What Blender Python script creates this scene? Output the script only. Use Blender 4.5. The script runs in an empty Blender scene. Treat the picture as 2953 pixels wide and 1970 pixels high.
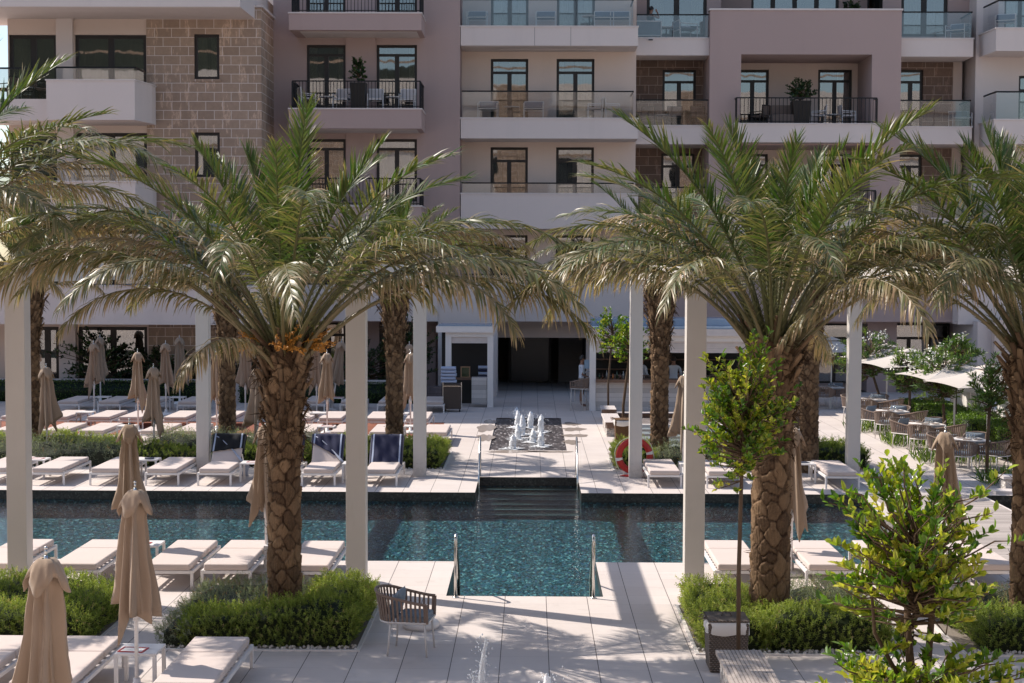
import bpy, math, random
import numpy as np
from mathutils import Matrix, Vector
R=random.Random(7)
SC=bpy.context.scene
COL=SC.collection
# ---------------------------------------------------------------- camera (solved from the perspective of the paving, pool and posts)
F_PX=4400.0; CAM_H=4.84
YAW,PITCH,ROLL=0.012873,0.048419,0.0037
_f=np.array([-math.sin(YAW)*math.cos(PITCH),math.cos(YAW)*math.cos(PITCH),-math.sin(PITCH)])
_r0=np.array([math.cos(YAW),math.sin(YAW),0.0]); _u0=np.cross(_r0,_f)
_r=math.cos(ROLL)*_r0+math.sin(ROLL)*_u0; _u=-math.sin(ROLL)*_r0+math.cos(ROLL)*_u0
cam=bpy.data.objects.new('camera',bpy.data.cameras.new('camera')); COL.objects.link(cam)
cam.data.sensor_width=36.0; cam.data.lens=36.0*F_PX/2953.0
cam.data.clip_start=0.1; cam.data.clip_end=3000
cam.matrix_world=Matrix(((_r[0],_u[0],-_f[0],0),(_r[1],_u[1],-_f[1],0),(_r[2],_u[2],-_f[2],CAM_H),(0,0,0,1)))
SC.camera=cam
SUN=Vector((-0.861,0.419,1.0)).normalized()
SC.view_settings.view_transform='Standard'; SC.view_settings.look='None'
SC.view_settings.exposure=0.64; SC.view_settings.gamma=1.0
w=bpy.data.worlds.new('World'); SC.world=w; w.use_nodes=True
nt=w.node_tree; bg=nt.nodes['Background']; sk=nt.nodes.new('ShaderNodeTexSky'); sk.sky_type='NISHITA'; sk.sun_disc=False
sk.sun_elevation=math.asin(SUN.z); sk.sun_rotation=math.atan2(SUN.x,SUN.y)
sk.air_density=1.0; sk.dust_density=1.0; sk.ozone_density=1.0
nt.links.new(sk.outputs[0],bg.inputs[0]); bg.inputs[1].default_value=0.115
sl=bpy.data.lights.new('sun','SUN'); sl.energy=4.0; sl.angle=math.radians(0.5); sl.color=(1.0,0.93,0.84)
so=bpy.data.objects.new('sun',sl); COL.objects.link(so); so.rotation_euler=(-SUN).to_track_quat('-Z','Y').to_euler(); so.location=SUN*100
SC.cycles.max_bounces=8; SC.cycles.transparent_max_bounces=16; SC.cycles.diffuse_bounces=3; SC.cycles.glossy_bounces=4
SC.cycles.caustics_reflective=False; SC.cycles.caustics_refractive=False
SC.cycles.use_denoising=True
# ---------------------------------------------------------------- measuring helpers: a point read in the photograph -> a point of the place
S=2953/2350.0
def ray(x,y):
    return _f+_r*(x*S-1476.5)/F_PX-_u*(y*S-985)/F_PX
def G(x,y,z=0.0):
    d=ray(x,y); t=(z-CAM_H)/d[2]; return d[0]*t,d[1]*t
def V(x,y,Y):
    d=ray(x,y); t=Y/d[1]; return d[0]*t,CAM_H+d[2]*t
# ---------------------------------------------------------------- object helpers
def tag(o,label=None,cat=None,group=None,kind=None):
    if label: o['label']=label
    if cat: o['category']=cat
    if group: o['group']=group
    if kind: o['kind']=kind
    return o
def empty(name,loc=(0,0,0),rz=0.0,label=None,cat=None,group=None):
    o=bpy.data.objects.new(name,None); COL.objects.link(o); o.location=loc; o.rotation_euler=(0,0,rz)
    o.empty_display_size=.2
    return tag(o,label,cat,group)
def link(name,me,parent=None,loc=(0,0,0),rz=0.0):
    o=bpy.data.objects.new(name,me); COL.objects.link(o); o.location=loc; o.rotation_euler=(0,0,rz)
    if parent is not None: o.parent=parent
    return o
def copy_tree(o,parent=None):
    c=o.copy(); COL.objects.link(c); c.parent=parent
    for ch in list(o.children): copy_tree(ch,c)
    return c
def place(o,x,y,z=0.0,rz=0.0,label=None,group=None):
    o.location=(x,y,z); o.rotation_euler=(0,0,rz)
    if label: o['label']=label
    if group: o['group']=group
    return o
class MB:
    def __init__(s): s.v=[]; s.f=[]
    def poly(s,pts):
        n=len(s.v); s.v+=[tuple(p) for p in pts]; s.f.append(tuple(range(n,n+len(pts)))); return s
    def box(s,x0,x1,y0,y1,z0,z1):
        n=len(s.v)
        s.v+=[(x0,y0,z0),(x1,y0,z0),(x1,y1,z0),(x0,y1,z0),(x0,y0,z1),(x1,y0,z1),(x1,y1,z1),(x0,y1,z1)]
        s.f+=[tuple(n+i for i in q) for q in ((0,3,2,1),(4,5,6,7),(0,1,5,4),(1,2,6,5),(2,3,7,6),(3,0,4,7))]; return s
    def prism(s,pts,z0,z1):
        n=len(s.v);k=len(pts)
        s.v+=[(p[0],p[1],z0) for p in pts]+[(p[0],p[1],z1) for p in pts]
        s.f.append(tuple(n+k-1-i for i in range(k))); s.f.append(tuple(n+k+i for i in range(k)))
        for i in range(k):
            j=(i+1)%k; s.f.append((n+i,n+j,n+k+j,n+k+i))
        return s
    def tube(s,pts,r,n=8,cap=True):
        pts=[Vector(p) for p in pts]; rr=r if isinstance(r,(list,tuple)) else [r]*len(pts)
        b=len(s.v); up=None
        for i,p in enumerate(pts):
            t=(pts[min(i+1,len(pts)-1)]-pts[max(i-1,0)]).normalized()
            if up is None: up=Vector((0,0,1)) if abs(t.z)<.9 else Vector((1,0,0))
            a=t.cross(up)
            if a.length<1e-4: a=t.cross(Vector((0,1,0)))
            a.normalize(); c=a.cross(t).normalized(); up=c
            for k in range(n):
                th=2*math.pi*k/n; q=p+a*math.cos(th)*rr[i]+c*math.sin(th)*rr[i]; s.v.append(tuple(q))
        for i in range(len(pts)-1):
            for k in range(n):
                s.f.append((b+i*n+k,b+i*n+(k+1)%n,b+(i+1)*n+(k+1)%n,b+(i+1)*n+k))
        if cap:
            s.f.append(tuple(b+n-1-k for k in range(n))); e=b+(len(pts)-1)*n; s.f.append(tuple(e+k for k in range(n)))
        return s
    def bar(s,p,q,w,h=None):
        """square bar from p to q"""
        h=w if h is None else h
        p=Vector(p);q=Vector(q);t=(q-p).normalized(); up=Vector((0,0,1)) if abs(t.z)<.95 else Vector((0,1,0))
        a=t.cross(up).normalized()*w/2; c=a.cross(t).normalized()*h/2; n=len(s.v)
        for e in (p,q):
            for sg in ((-1,-1),(1,-1),(1,1),(-1,1)): s.v.append(tuple(e+a*sg[0]+c*sg[1]))
        s.f+=[tuple(n+i for i in q_) for q_ in ((3,2,1,0),(4,5,6,7),(0,1,5,4),(1,2,6,5),(2,3,7,6),(3,0,4,7))]; return s
    def lathe(s,prof,n=20,cx=0,cy=0):
        b=len(s.v)
        for r,z in prof:
            for k in range(n):
                th=2*math.pi*k/n; s.v.append((cx+r*math.cos(th),cy+r*math.sin(th),z))
        for i in range(len(prof)-1):
            for k in range(n): s.f.append((b+i*n+k,b+i*n+(k+1)%n,b+(i+1)*n+(k+1)%n,b+(i+1)*n+k))
        s.f.append(tuple(b+n-1-k for k in range(n))); e=b+(len(prof)-1)*n; s.f.append(tuple(e+k for k in range(n)))
        return s
    def rings(s,rings,closed=True,caps=False):
        b=len(s.v);n=len(rings[0])
        for r in rings: s.v+=[tuple(p) for p in r]
        m=n if closed else n-1
        for i in range(len(rings)-1):
            for k in range(m): s.f.append((b+i*n+k,b+i*n+(k+1)%n,b+(i+1)*n+(k+1)%n,b+(i+1)*n+k))
        if caps:
            s.f.append(tuple(b+n-1-k for k in range(n))); e=b+(len(rings)-1)*n; s.f.append(tuple(e+k for k in range(n)))
        return s
    def mesh(s,name,mat,smooth=False,bevel=0.0):
        me=bpy.data.meshes.new(name); me.from_pydata(s.v,[],s.f); me.materials.append(mat)
        if smooth: me.shade_smooth()
        me.update(); return me
    def build(s,name,mat,parent=None,loc=(0,0,0),rz=0.0,smooth=False,bevel=0.0,seg=2):
        o=link(name,s.mesh(name,mat,smooth),parent,loc,rz)
        if bevel:
            m=o.modifiers.new('bevel','BEVEL'); m.width=bevel; m.segments=seg; m.limit_method='ANGLE'; m.angle_limit=math.radians(40)
        return o
def np_mesh(name,v,quads,mats,attr=None,smooth=False,tris=None):
    """fast mesh from arrays; attr = per-vertex float 'tone'"""
    me=bpy.data.meshes.new(name); v=np.asarray(v,np.float32); q=np.asarray(quads,np.int32)
    k=q.shape[1]
    me.vertices.add(len(v)); me.vertices.foreach_set('co',v.ravel())
    me.loops.add(q.size); me.loops.foreach_set('vertex_index',q.ravel())
    me.polygons.add(len(q)); me.polygons.foreach_set('loop_start',np.arange(0,q.size,k,dtype=np.int32))
    if attr is not None:
        a=me.attributes.new('tone','FLOAT','POINT'); a.data.foreach_set('value',np.asarray(attr,np.float32))
    me.materials.append(mats); me.update(calc_edges=True)
    if smooth: me.shade_smooth()
    return me
# ---------------------------------------------------------------- material helpers
class NT:
    def __init__(s,name):
        s.m=bpy.data.materials.new(name); s.m.use_nodes=True; s.t=s.m.node_tree; s.t.nodes.clear()
        s.out=s.t.nodes.new('ShaderNodeOutputMaterial')
    def n(s,typ,ins=None,**kw):
        x=s.t.nodes.new('ShaderNode'+typ)
        for k,v in kw.items(): setattr(x,k,v)
        for k,v in (ins or {}).items():
            i=x.inputs[k]
            if hasattr(v,'is_linked') or isinstance(v,bpy.types.NodeSocket): s.t.links.new(v,i)
            else: i.default_value=v
        return x
    def mix(s,fac,a,b,blend='MIX'):
        x=s.n('Mix',data_type='RGBA',blend_type=blend)
        for k,v in ((0,fac),(6,a),(7,b)):
            if isinstance(v,bpy.types.NodeSocket): s.t.links.new(v,x.inputs[k])
            else: x.inputs[k].default_value=v if k==0 else (*v[:3],1)
        return x.outputs[2]
    def math(s,op,a,b=None,c=None):
        x=s.n('Math',operation=op)
        for k,v in ((0,a),(1,b),(2,c)):
            if v is None: continue
            if isinstance(v,bpy.types.NodeSocket): s.t.links.new(v,x.inputs[k])
            else: x.inputs[k].default_value=v
        return x.outputs[0]
    def pos(s): return s.n('NewGeometry').outputs['Position']
    def obj(s): return s.n('TexCoord').outputs['Object']
    def mapping(s,vec,scale=(1,1,1),loc=(0,0,0),rot=(0,0,0)):
        return s.n('Mapping',{'Vector':vec,'Scale':scale,'Location':loc,'Rotation':rot}).outputs[0]
    def noise(s,vec,scale,detail=3,rough=.55,out=0):
        return s.n('TexNoise',{'Vector':vec,'Scale':scale,'Detail':detail,'Roughness':rough}).outputs[out]
    def ramp(s,fac,stops):
        x=s.n('ValToRGB',{'Fac':fac}); e=x.color_ramp.elements
        while len(e)<len(stops): e.new(.5)
        for q,(p,c) in zip(e,stops): q.position=p; q.color=(*c[:3],1) if not isinstance(c,(int,float)) else (c,c,c,1)
        return x.outputs[0]
    def bump(s,h,strength=.3,dist=.01):
        return s.n('Bump',{'Height':h,'Strength':strength,'Distance':dist}).outputs[0]
    def bsdf(s,col,rough=.6,metal=0.0,normal=None,spec=.5,**kw):
        ins={'Base Color':col if isinstance(col,bpy.types.NodeSocket) else (*col[:3],1),'Roughness':rough,'Metallic':metal,'Specular IOR Level':spec}
        if normal is not None: ins['Normal']=normal
        ins.update(kw); return s.n('BsdfPrincipled',ins).outputs[0]
    def done(s,sh): s.t.links.new(sh,s.out.inputs[0]); return s.m
def plain(name,col,rough=.6,metal=0.0,var=.12,scale=6.0,bump=0.0,bscale=60.0,spec=.5,sheen=0.0):
    t=NT(name); p=t.obj()
    n=t.noise(p,scale,4)
    a=[c*(1-var) for c in col]; b=[min(1,c*(1+var)) for c in col]
    c=t.mix(n,a,b); nm=None
    if bump: nm=t.bump(t.noise(p,bscale,3),bump,.01)
    kw={}
    if sheen: kw['Sheen Weight']=sheen
    return t.done(t.bsdf(c,rough,metal,nm,spec,**kw))
def render_wall(name,col):
    """fine grained exterior render: two scales of tone plus a fine grain bump"""
    t=NT(name); p=t.pos()
    n1=t.noise(p,.35,4); n2=t.noise(p,22,2); st=t.noise(t.mapping(p,(1.2,1.2,.08)),1.0,3)
    c=t.mix(n1,[k*.93 for k in col],[min(1,k*1.06) for k in col])
    c=t.mix(t.math('MULTIPLY',n2,.25),c,[k*.78 for k in col])
    c=t.mix(t.ramp(st,[(.55,0.0),(.75,.18)]),c,[k*.72 for k in col])
    return t.done(t.bsdf(c,.85,0,t.bump(t.noise(p,110,2),.35,.006),.25))
MAT={}
MAT['mauve']=render_wall('mauve_render',(.425,.315,.290))
MAT['pale']=render_wall('pale_render',(.68,.59,.55))
MAT['cream']=render_wall('cream_render',(.66,.53,.455))
MAT['white']=render_wall('white_render',(.70,.64,.60))
MAT['cap']=plain('stone_cap',(.62,.55,.52),.6)
MAT['frame']=plain('dark_bronze_frame',(.022,.017,.014),.45,.3)
MAT['black']=plain('black_metal',(.012,.012,.013),.45,.5)
MAT['steel']=plain('stainless_steel',(.62,.60,.57),.18,1.0,.05)
MAT['white_metal']=plain('white_powder_coat',(.74,.70,.68),.4,0,.05,12)
_t=NT('post_paint'); _p=_t.pos(); _z=_t.n('SeparateXYZ',{0:_p}).outputs[2]
_c=_t.mix(_t.noise(_p,1.5,4),(.57,.52,.475),(.63,.575,.53)); _c=_t.mix(_t.ramp(_t.noise(_t.mapping(_p,(3,3,.5)),2.5,5,.7),[(.56,0.0),(.72,.16)]),_c,(.40,.34,.29))
_d=_t.math('MULTIPLY',_t.math('GREATER_THAN',_t.noise(_p,14,5,.7),_t.math('ADD',.40,_t.math('MULTIPLY',_z,.55))),.22); _c=_t.mix(_d,_c,(.33,.28,.24))
MAT['post']=_t.done(_t.bsdf(_c,.55,0,_t.bump(_t.noise(_p,160,3),.12,.01),.4))
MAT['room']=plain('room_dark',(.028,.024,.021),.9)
MAT['curtain']=plain('net_curtain',(.62,.59,.52),.9,0,.1,3)
MAT['soffit']=plain('soffit_paint',(.60,.53,.49),.8,0,.05,2)
def glass(name,fac,tint,gcol=(1.0,.97,.95),wave=.25,wscale=1.1,fm=.8):
    t=NT(name); p=t.pos()
    nm=t.bump(t.noise(t.mapping(p,(1,1,.45)),wscale,2),wave,.012)
    g=t.n('BsdfGlossy',{'Color':(*gcol,1),'Roughness':.015,'Normal':nm}).outputs[0]
    tr=t.n('BsdfTransparent',{'Color':(*tint,1)}).outputs[0]
    fr=t.n('Fresnel',{'IOR':1.5,'Normal':nm}).outputs[0]
    f=t.math('ADD',t.math('MULTIPLY',fr,fm),fac)
    return t.done(t.n('MixShader',{0:f,1:tr,2:g}).outputs[0])
MAT['pane']=glass('window_glass',.17,(.52,.53,.50))
MAT['rail_glass']=glass('railing_glass',.045,(.86,.865,.86),wave=.3,wscale=.5,fm=.45)
def stone_blocks(name,col,joint,bw,bh,phase=(0,0)):
    t=NT(name); p=t.pos()
    sp=t.n('SeparateXYZ',{0:p}); u=t.math('SUBTRACT',sp.outputs[0],sp.outputs[1])
    vec=t.n('CombineXYZ',{0:u,1:t.math('ADD',sp.outputs[2],phase[1]),2:0.0}).outputs[0]
    b=t.n('TexBrick',{'Vector':vec,'Color1':(0,0,0,1),'Color2':(1,1,1,1),'Mortar':(.5,.5,.5,1),'Scale':1.0,'Mortar Size':.011,'Mortar Smooth':.1,'Brick Width':bw,'Row Height':bh},offset=.5)
    base=t.mix(b.outputs[0],[c*.80 for c in col],[min(1,c*1.12) for c in col])
    n=t.noise(p,7,6,.65); base=t.mix(t.math('MULTIPLY',n,.9),base,[c*.55 for c in col])
    vn=t.noise(t.mapping(p,(3,3,.8)),1.6,6,.7); base=t.mix(t.ramp(vn,[(.56,0.0),(.62,.45),(.68,0.0)]),base,[min(1,c*1.9) for c in col])
    c=t.mix(b.outputs[1],base,joint)
    h=t.math('SUBTRACT',t.noise(p,45,3),t.math('MULTIPLY',b.outputs[1],1.5))
    return t.done(t.bsdf(c,.75,0,t.bump(h,.5,.008),.3))
MAT['stone']=stone_blocks('brown_stone_blocks',(.44,.315,.235),(.66,.57,.52),.62,.331,(0,.06))
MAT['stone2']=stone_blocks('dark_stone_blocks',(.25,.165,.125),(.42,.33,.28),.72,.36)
def paving(name):
    t=NT(name); p=t.pos(); sp=t.n('SeparateXYZ',{0:p})
    def joint(s,off,wid):
        q=t.math('FRACT',t.math('DIVIDE',t.math('SUBTRACT',s,off),.6))
        d=t.math('ABSOLUTE',t.math('SUBTRACT',q,.5)); return t.math('GREATER_THAN',d,.5-wid)
    jx=joint(sp.outputs[0],.228,.0085); jy=joint(sp.outputs[1],21.19,.0055)
    ix=t.math('FLOOR',t.math('DIVIDE',t.math('SUBTRACT',sp.outputs[0],.228),.6)); iy=t.math('FLOOR',t.math('DIVIDE',t.math('SUBTRACT',sp.outputs[1],21.19),.6))
    wn=t.n('TexWhiteNoise',{'Vector':t.n('CombineXYZ',{0:ix,1:iy,2:0.0}).outputs[0]}).outputs[0]
    c=t.mix(wn,(.60,.525,.485),(.66,.59,.55))
    g=t.noise(t.mapping(p,(3,26,3)),1.0,5,.6); c=t.mix(t.math('MULTIPLY',g,.5),c,(.50,.43,.395))
    big=t.noise(p,.5,4); c=t.mix(t.ramp(big,[(.45,0.0),(.75,.35)]),c,(.47,.41,.38))
    st=t.noise(p,2.2,5,.7); c=t.mix(t.ramp(st,[(.58,0.0),(.66,.22)]),c,(.40,.34,.31))
    c=t.mix(t.math('MULTIPLY',jy,.55),c,(.24,.19,.17))
    c=t.mix(jx,c,(.10,.08,.075))
    return t.done(t.bsdf(c,.62,0,t.bump(t.noise(p,60,3),.12,.004),.3))
MAT['paving']=paving('porcelain_paving')
def mosaic(name,cols,scale,bright,emph=1.0):
    t=NT(name); p=t.pos()
    wv=t.noise(t.mapping(p,(5,2.2,5)),1.0,3,.6,1)
    pd=t.n('VectorMath',{0:p,1:t.n('VectorMath',{0:t.n('VectorMath',{0:wv,1:(.5,.5,.5)},operation='SUBTRACT').outputs[0],'Scale':.07},operation='SCALE').outputs[0]},operation='ADD').outputs[0]
    vo=t.n('TexVoronoi',{'Vector':t.mapping(pd,(1,.42,1)),'Scale':scale,'Randomness':.85},distance='CHEBYCHEV')
    r=t.n('SeparateColor',{0:vo.outputs['Color']})
    c=t.ramp(r.outputs[0],cols)
    c=t.mix(t.math('GREATER_THAN',r.outputs[1],.93),c,bright)
    return t.done(t.bsdf(c,.35,0,None,.5))
MAT['pool_floor']=mosaic('pool_mosaic',[(0,(.008,.016,.02)),(.3,(.012,.045,.055)),(.5,(.03,.105,.12)),(.7,(.045,.18,.20)),(.86,(.05,.11,.22)),(1,(.09,.24,.25))],26.0,(.30,.50,.50))
MAT['pool_wall']=mosaic('dark_mosaic',[(0,(.012,.011,.01)),(.5,(.028,.026,.023)),(1,(.06,.055,.05))],32.0,(.08,.08,.07))
MAT['bed_mosaic']=mosaic('fountain_mosaic',[(0,(.02,.017,.017)),(.5,(.06,.05,.05)),(1,(.13,.11,.11))],24.0,(.45,.42,.42))
def water(name,wave,scale,tint):
    t=NT(name); p=t.pos()
    h1=t.noise(t.mapping(p,(1.0,2.6,1)),scale,3,.6); h2=t.noise(t.mapping(p,(1,2.0,1)),scale*3.3,2,.5)
    h=t.math('ADD',h1,t.math('MULTIPLY',h2,.35)); nm=t.bump(h,wave,.05)
    fr=t.n('Fresnel',{'IOR':1.33,'Normal':nm}).outputs[0]
    g=t.n('BsdfGlossy',{'Color':(1,1,1,1),'Roughness':.02,'Normal':nm}).outputs[0]
    tr=t.n('BsdfTransparent',{'Color':(*tint,1)}).outputs[0]
    return t.done(t.n('MixShader',{0:fr,1:tr,2:g}).outputs[0])
MAT['water']=water('pool_water',.20,4.5,(.66,.86,.88))
# ================================================================ GROUND, POOL, PERGOLA
PXL,PXR=-40.0,7.21           # pool extents in X; the boardwalk closes it on the right
PY0,PY1=24.93,32.64
IN=(-1.245,1.07,22.285,24.93); IF=(-1.205,1.08,32.64,35.08)
DX0,DX1=7.21,9.6             # boardwalk
def deck():
    m=MB()
    xs=[-120,PXL,IN[0],IN[1],PXR,DX1,22,120]; 
    def q(x0,x1,y0,y1): m.poly([(x0,y0,0),(x1,y0,0),(x1,y1,0),(x0,y1,0)])
    q(-120,120,-40,IN[2])
    q(-120,IN[0],IN[2],PY0); q(IN[1],120,IN[2],PY0)
    q(-120,PXL,PY0,PY1); q(22,120,PY0,PY1)
    q(-120,IF[0],PY1,IF[3]); q(IF[1],120,PY1,IF[3])
    # the fountain bed is let into the far terrace
    bx0,bx1,by0,by1=-1.12,.945,40.27,49.02
    LX=13.4
    q(-120,LX,IF[3],by0); q(-120,bx0,by0,by1); q(bx1,LX,by0,by1); q(-120,LX,by1,52); q(-120,120,52,400); q(60,120,IF[3],52)
    return m
tag(deck().build('paved_terrace',MAT['paving']),kind='structure')
tag(MB().poly([(13.4,IF[3],-1.4),(60,IF[3],-1.4),(60,52,-1.4),(13.4,52,-1.4)]).poly([(13.4,IF[3],-1.4),(13.4,52,-1.4),(13.4,52,-.003),(13.4,IF[3],-.003)]).poly([(13.4,IF[3],-1.4),(60,IF[3],-1.4),(60,IF[3],-.003),(13.4,IF[3],-.003)]).build('lower_terrace',MAT['paving']),kind='structure')
gnd=MB().poly([(-900,-900,-3.2),(900,-900,-3.2),(900,1500,-3.2),(-900,1500,-3.2)])
tag(gnd.build('ground',plain('dry_earth',(.16,.13,.09),.95,0,.3,.05)),kind='structure')
WZ=-.185; PD=-.58
pf=MB(); pf.poly([(PXL,PY0,PD),(DX0+.3,PY0,PD),(DX0+.3,PY1,PD),(PXL,PY1,PD)])
tag(pf.build('pool_floor',MAT['pool_floor']),kind='structure')
pw=MB()
def wallq(x0,y0,x1,y1,z0,z1): pw.poly([(x0,y0,z0),(x1,y1,z0),(x1,y1,z1),(x0,y0,z1)])
T=-.004; WL=[]
for a in ((PXL,PY1,IF[0],PY1),(IF[1],PY1,PXR,PY1),(PXL,PY0,IN[0],PY0),(IN[1],PY0,PXR,PY0),(IF[0],PY1,IF[0],IF[3]),(IF[1],PY1,IF[1],IF[3]),(IF[0],IF[3],IF[1],IF[3]),
          (IN[0],PY0,IN[0],IN[2]),(IN[1],PY0,IN[1],IN[2]),(IN[0],IN[2],IN[1],IN[2]),(PXL,PY0,PXL,PY1)): WL.append(a); wallq(*a,WZ-.02,T)
tag(pw.build('pool_wall',MAT['pool_wall']),kind='structure')
pw=MB()
for a in WL: wallq(*a,PD,WZ-.02)
tag(pw.build('pool_basin_wall',MAT['pool_floor']),kind='structure')
ps=MB(); 
for k in range(6):   # far steps rise towards the terrace; near steps likewise
    y=IF[3]-.38*(k+1); ps.box(IF[0]+.003,IF[1]-.003,y,y+.38-.002,PD,-.235-.055*k)
    y=IN[2]+.38*k; ps.box(IN[0]+.003,IN[1]-.003,y+.002,y+.38,PD,-.235-.055*k)
tag(ps.build('pool_steps',MAT['pool_wall']),kind='structure')
nos=MB()
for k in range(6):
    y=IF[3]-.38*(k+1); nos.box(IF[0]+.02,IF[1]-.02,y-.003,y+.035,-.235-.055*k,-.231-.055*k)
    y=IN[2]+.38*(k+1); nos.box(IN[0]+.02,IN[1]-.02,y-.033,y+.004,-.235-.055*k,-.231-.055*k)
tag(nos.build('step_edging',plain('pale_edging',(.30,.36,.36),.5)),kind='structure')
wt=MB(); wt.poly([(PXL,PY0,WZ),(DX0+.3,PY0,WZ),(DX0+.3,PY1,WZ),(PXL,PY1,WZ)])
wt.poly([(IN[0],IN[2],WZ),(IN[1],IN[2],WZ),(IN[1],PY0,WZ),(IN[0],PY0,WZ)]); wt.poly([(IF[0],PY1,WZ),(IF[1],PY1,WZ),(IF[1],IF[3],WZ),(IF[0],IF[3],WZ)])
tag(wt.build('pool_water',MAT['water']),kind='structure')
# side channel beyond the boardwalk
sc=MB(); sc.poly([(DX1-.3,PY0,-.8),(22,PY0,-.8),(22,PY1,-.8),(DX1-.3,PY1,-.8)]); 
tag(sc.build('channel_floor',MAT['pool_wall']),kind='structure')
cw=MB()
for a in ((DX1,PY1,22,PY1),(DX1,PY0,22,PY0),(22,PY0,22,PY1)): cw.poly([(a[0],a[1],-.8),(a[2],a[3],-.8),(a[2],a[3],T),(a[0],a[1],T)])
tag(cw.build('channel_wall',MAT['pool_wall']),kind='structure')
c2=MB().poly([(DX1-.3,PY0,WZ),(22,PY0,WZ),(22,PY1,WZ),(DX1-.3,PY1,WZ)]); tag(c2.build('channel_water',MAT['water']),kind='structure')
def planks(name,col,pitch,axis,gap=.06,gapcol=(.03,.025,.02)):
    t=NT(name); p=t.pos(); sp=t.n('SeparateXYZ',{0:p}); s=sp.outputs[axis]
    q=t.math('FRACT',t.math('DIVIDE',s,pitch)); i=t.math('FLOOR',t.math('DIVIDE',s,pitch))
    wn=t.n('TexWhiteNoise',{'W':i},noise_dimensions='1D').outputs[0]
    c=t.mix(wn,[k*.75 for k in col],[min(1,k*1.15) for k in col])
    sc=(2.5,40,4) if axis==1 else (40,2.5,4)
    c=t.mix(t.math('MULTIPLY',t.noise(t.mapping(p,sc),1.0,4),.5),c,[k*.6 for k in col])
    gp=t.math('LESS_THAN',q,gap); c=t.mix(gp,c,gapcol)
    return t.done(t.bsdf(c,.75,0,None,.25))
MAT['boardwalk']=planks('weathered_boards',(.44,.38,.345),.105,1,.05)
bw=MB().box(DX0,DX1,PY0-.02,PY1+.02,-.06,.012); tag(bw.build('boardwalk',MAT['boardwalk']),kind='structure')
be=MB().box(DX0-.06,DX0-.002,PY0,PY1,-.2,.018).box(DX1+.002,DX1+.05,PY0,PY1,-.2,.018); tag(be.build('boardwalk_edging',MAT['cap']),kind='structure')
MAT['deck_red']=planks('terracotta_decking',(.30,.115,.075),.14,1,.05)
rd=MB().poly([(-30,43.4,.004),(-2.7,43.4,.004),(-2.7,47.4,.004),(-30,47.4,.004)])
tag(rd.build('sun_deck',MAT['deck_red']),kind='structure')
# fountain bed
fb=MB().poly([(-1.12,40.27,-.03),(.945,40.27,-.03),(.945,49.02,-.03),(-1.12,49.02,-.03)])
for a in ((-1.12,40.27,.945,40.27),(-1.12,49.02,.945,49.02),(-1.12,40.27,-1.12,49.02),(.945,40.27,.945,49.02)): fb.poly([(a[0],a[1],-.03),(a[2],a[3],-.03),(a[2],a[3],-.002),(a[0],a[1],-.002)])
tag(fb.build('fountain_bed',MAT['bed_mosaic']),kind='structure')
# splashed water lying on the paving round the fountain
wp=NT('wet_paving'); p=wp.pos(); MAT['wet']=wp.done(wp.bsdf(wp.mix(wp.noise(p,3,3),(.34,.275,.235),(.42,.35,.30)),.18,0,None,.5))
wr=random.Random(8); wm0=MB()
for x,y,rx,ry in ((1.25,45.6,.34,.55),(1.3,43.9,.38,.42),(1.12,42.2,.22,.5),(1.22,47.2,.26,.5),(-1.38,45.8,.28,1.1),(-1.32,43.2,.24,1.0),(-1.3,47.8,.2,.7),(-.5,39.95,.75,.26),(.5,39.98,.6,.2)):
    ph=[wr.uniform(0,6.28) for _ in range(3)]; wm0.poly([(x+rx*math.cos(t)*(1+.22*math.sin(3*t+ph[0])+.14*math.sin(5*t+ph[1])),y+ry*math.sin(t)*(1+.22*math.sin(2*t+ph[2])+.15*math.sin(7*t+ph[0])),.004) for t in [2*math.pi*k/40 for k in range(40)]])
tag(wm0.build('wet_paving',MAT['wet']),kind='structure')
# pergola frames: near post, far post and the beam that joins them over the water
PW=.29; PYF,PYB=22.3,35.03; PH=4.885
PX=[-12.76,-7.745,-2.725,2.265,7.28]
plab=['white square pergola frame at the far left, seen only by its beam end','white square pergola frame left of the striped palm trunk by the loungers','white square pergola frame just right of the left palm trunk','white square pergola frame with the red life ring behind its far post','white square pergola frame at the right end by the boardwalk']
for i,x in enumerate(PX):
    if i==0: continue
    o=empty('pergola_frame',(x,PYF,0),0,plab[i],'pergola','pergola frames spanning the pool')
    MB().box(0,PW,0,PW,0,PH-PW).build('post',MAT['post'],o,bevel=.006)
    MB().box(0,PW,PYB-PYF,PYB-PYF+PW,0,PH-PW).build('post',MAT['post'],o,bevel=.006)
    MB().box(0,PW,0,PYB-PYF+PW,PH-PW+.002,PH).build('beam',MAT['post'],o,bevel=.006)
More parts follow.
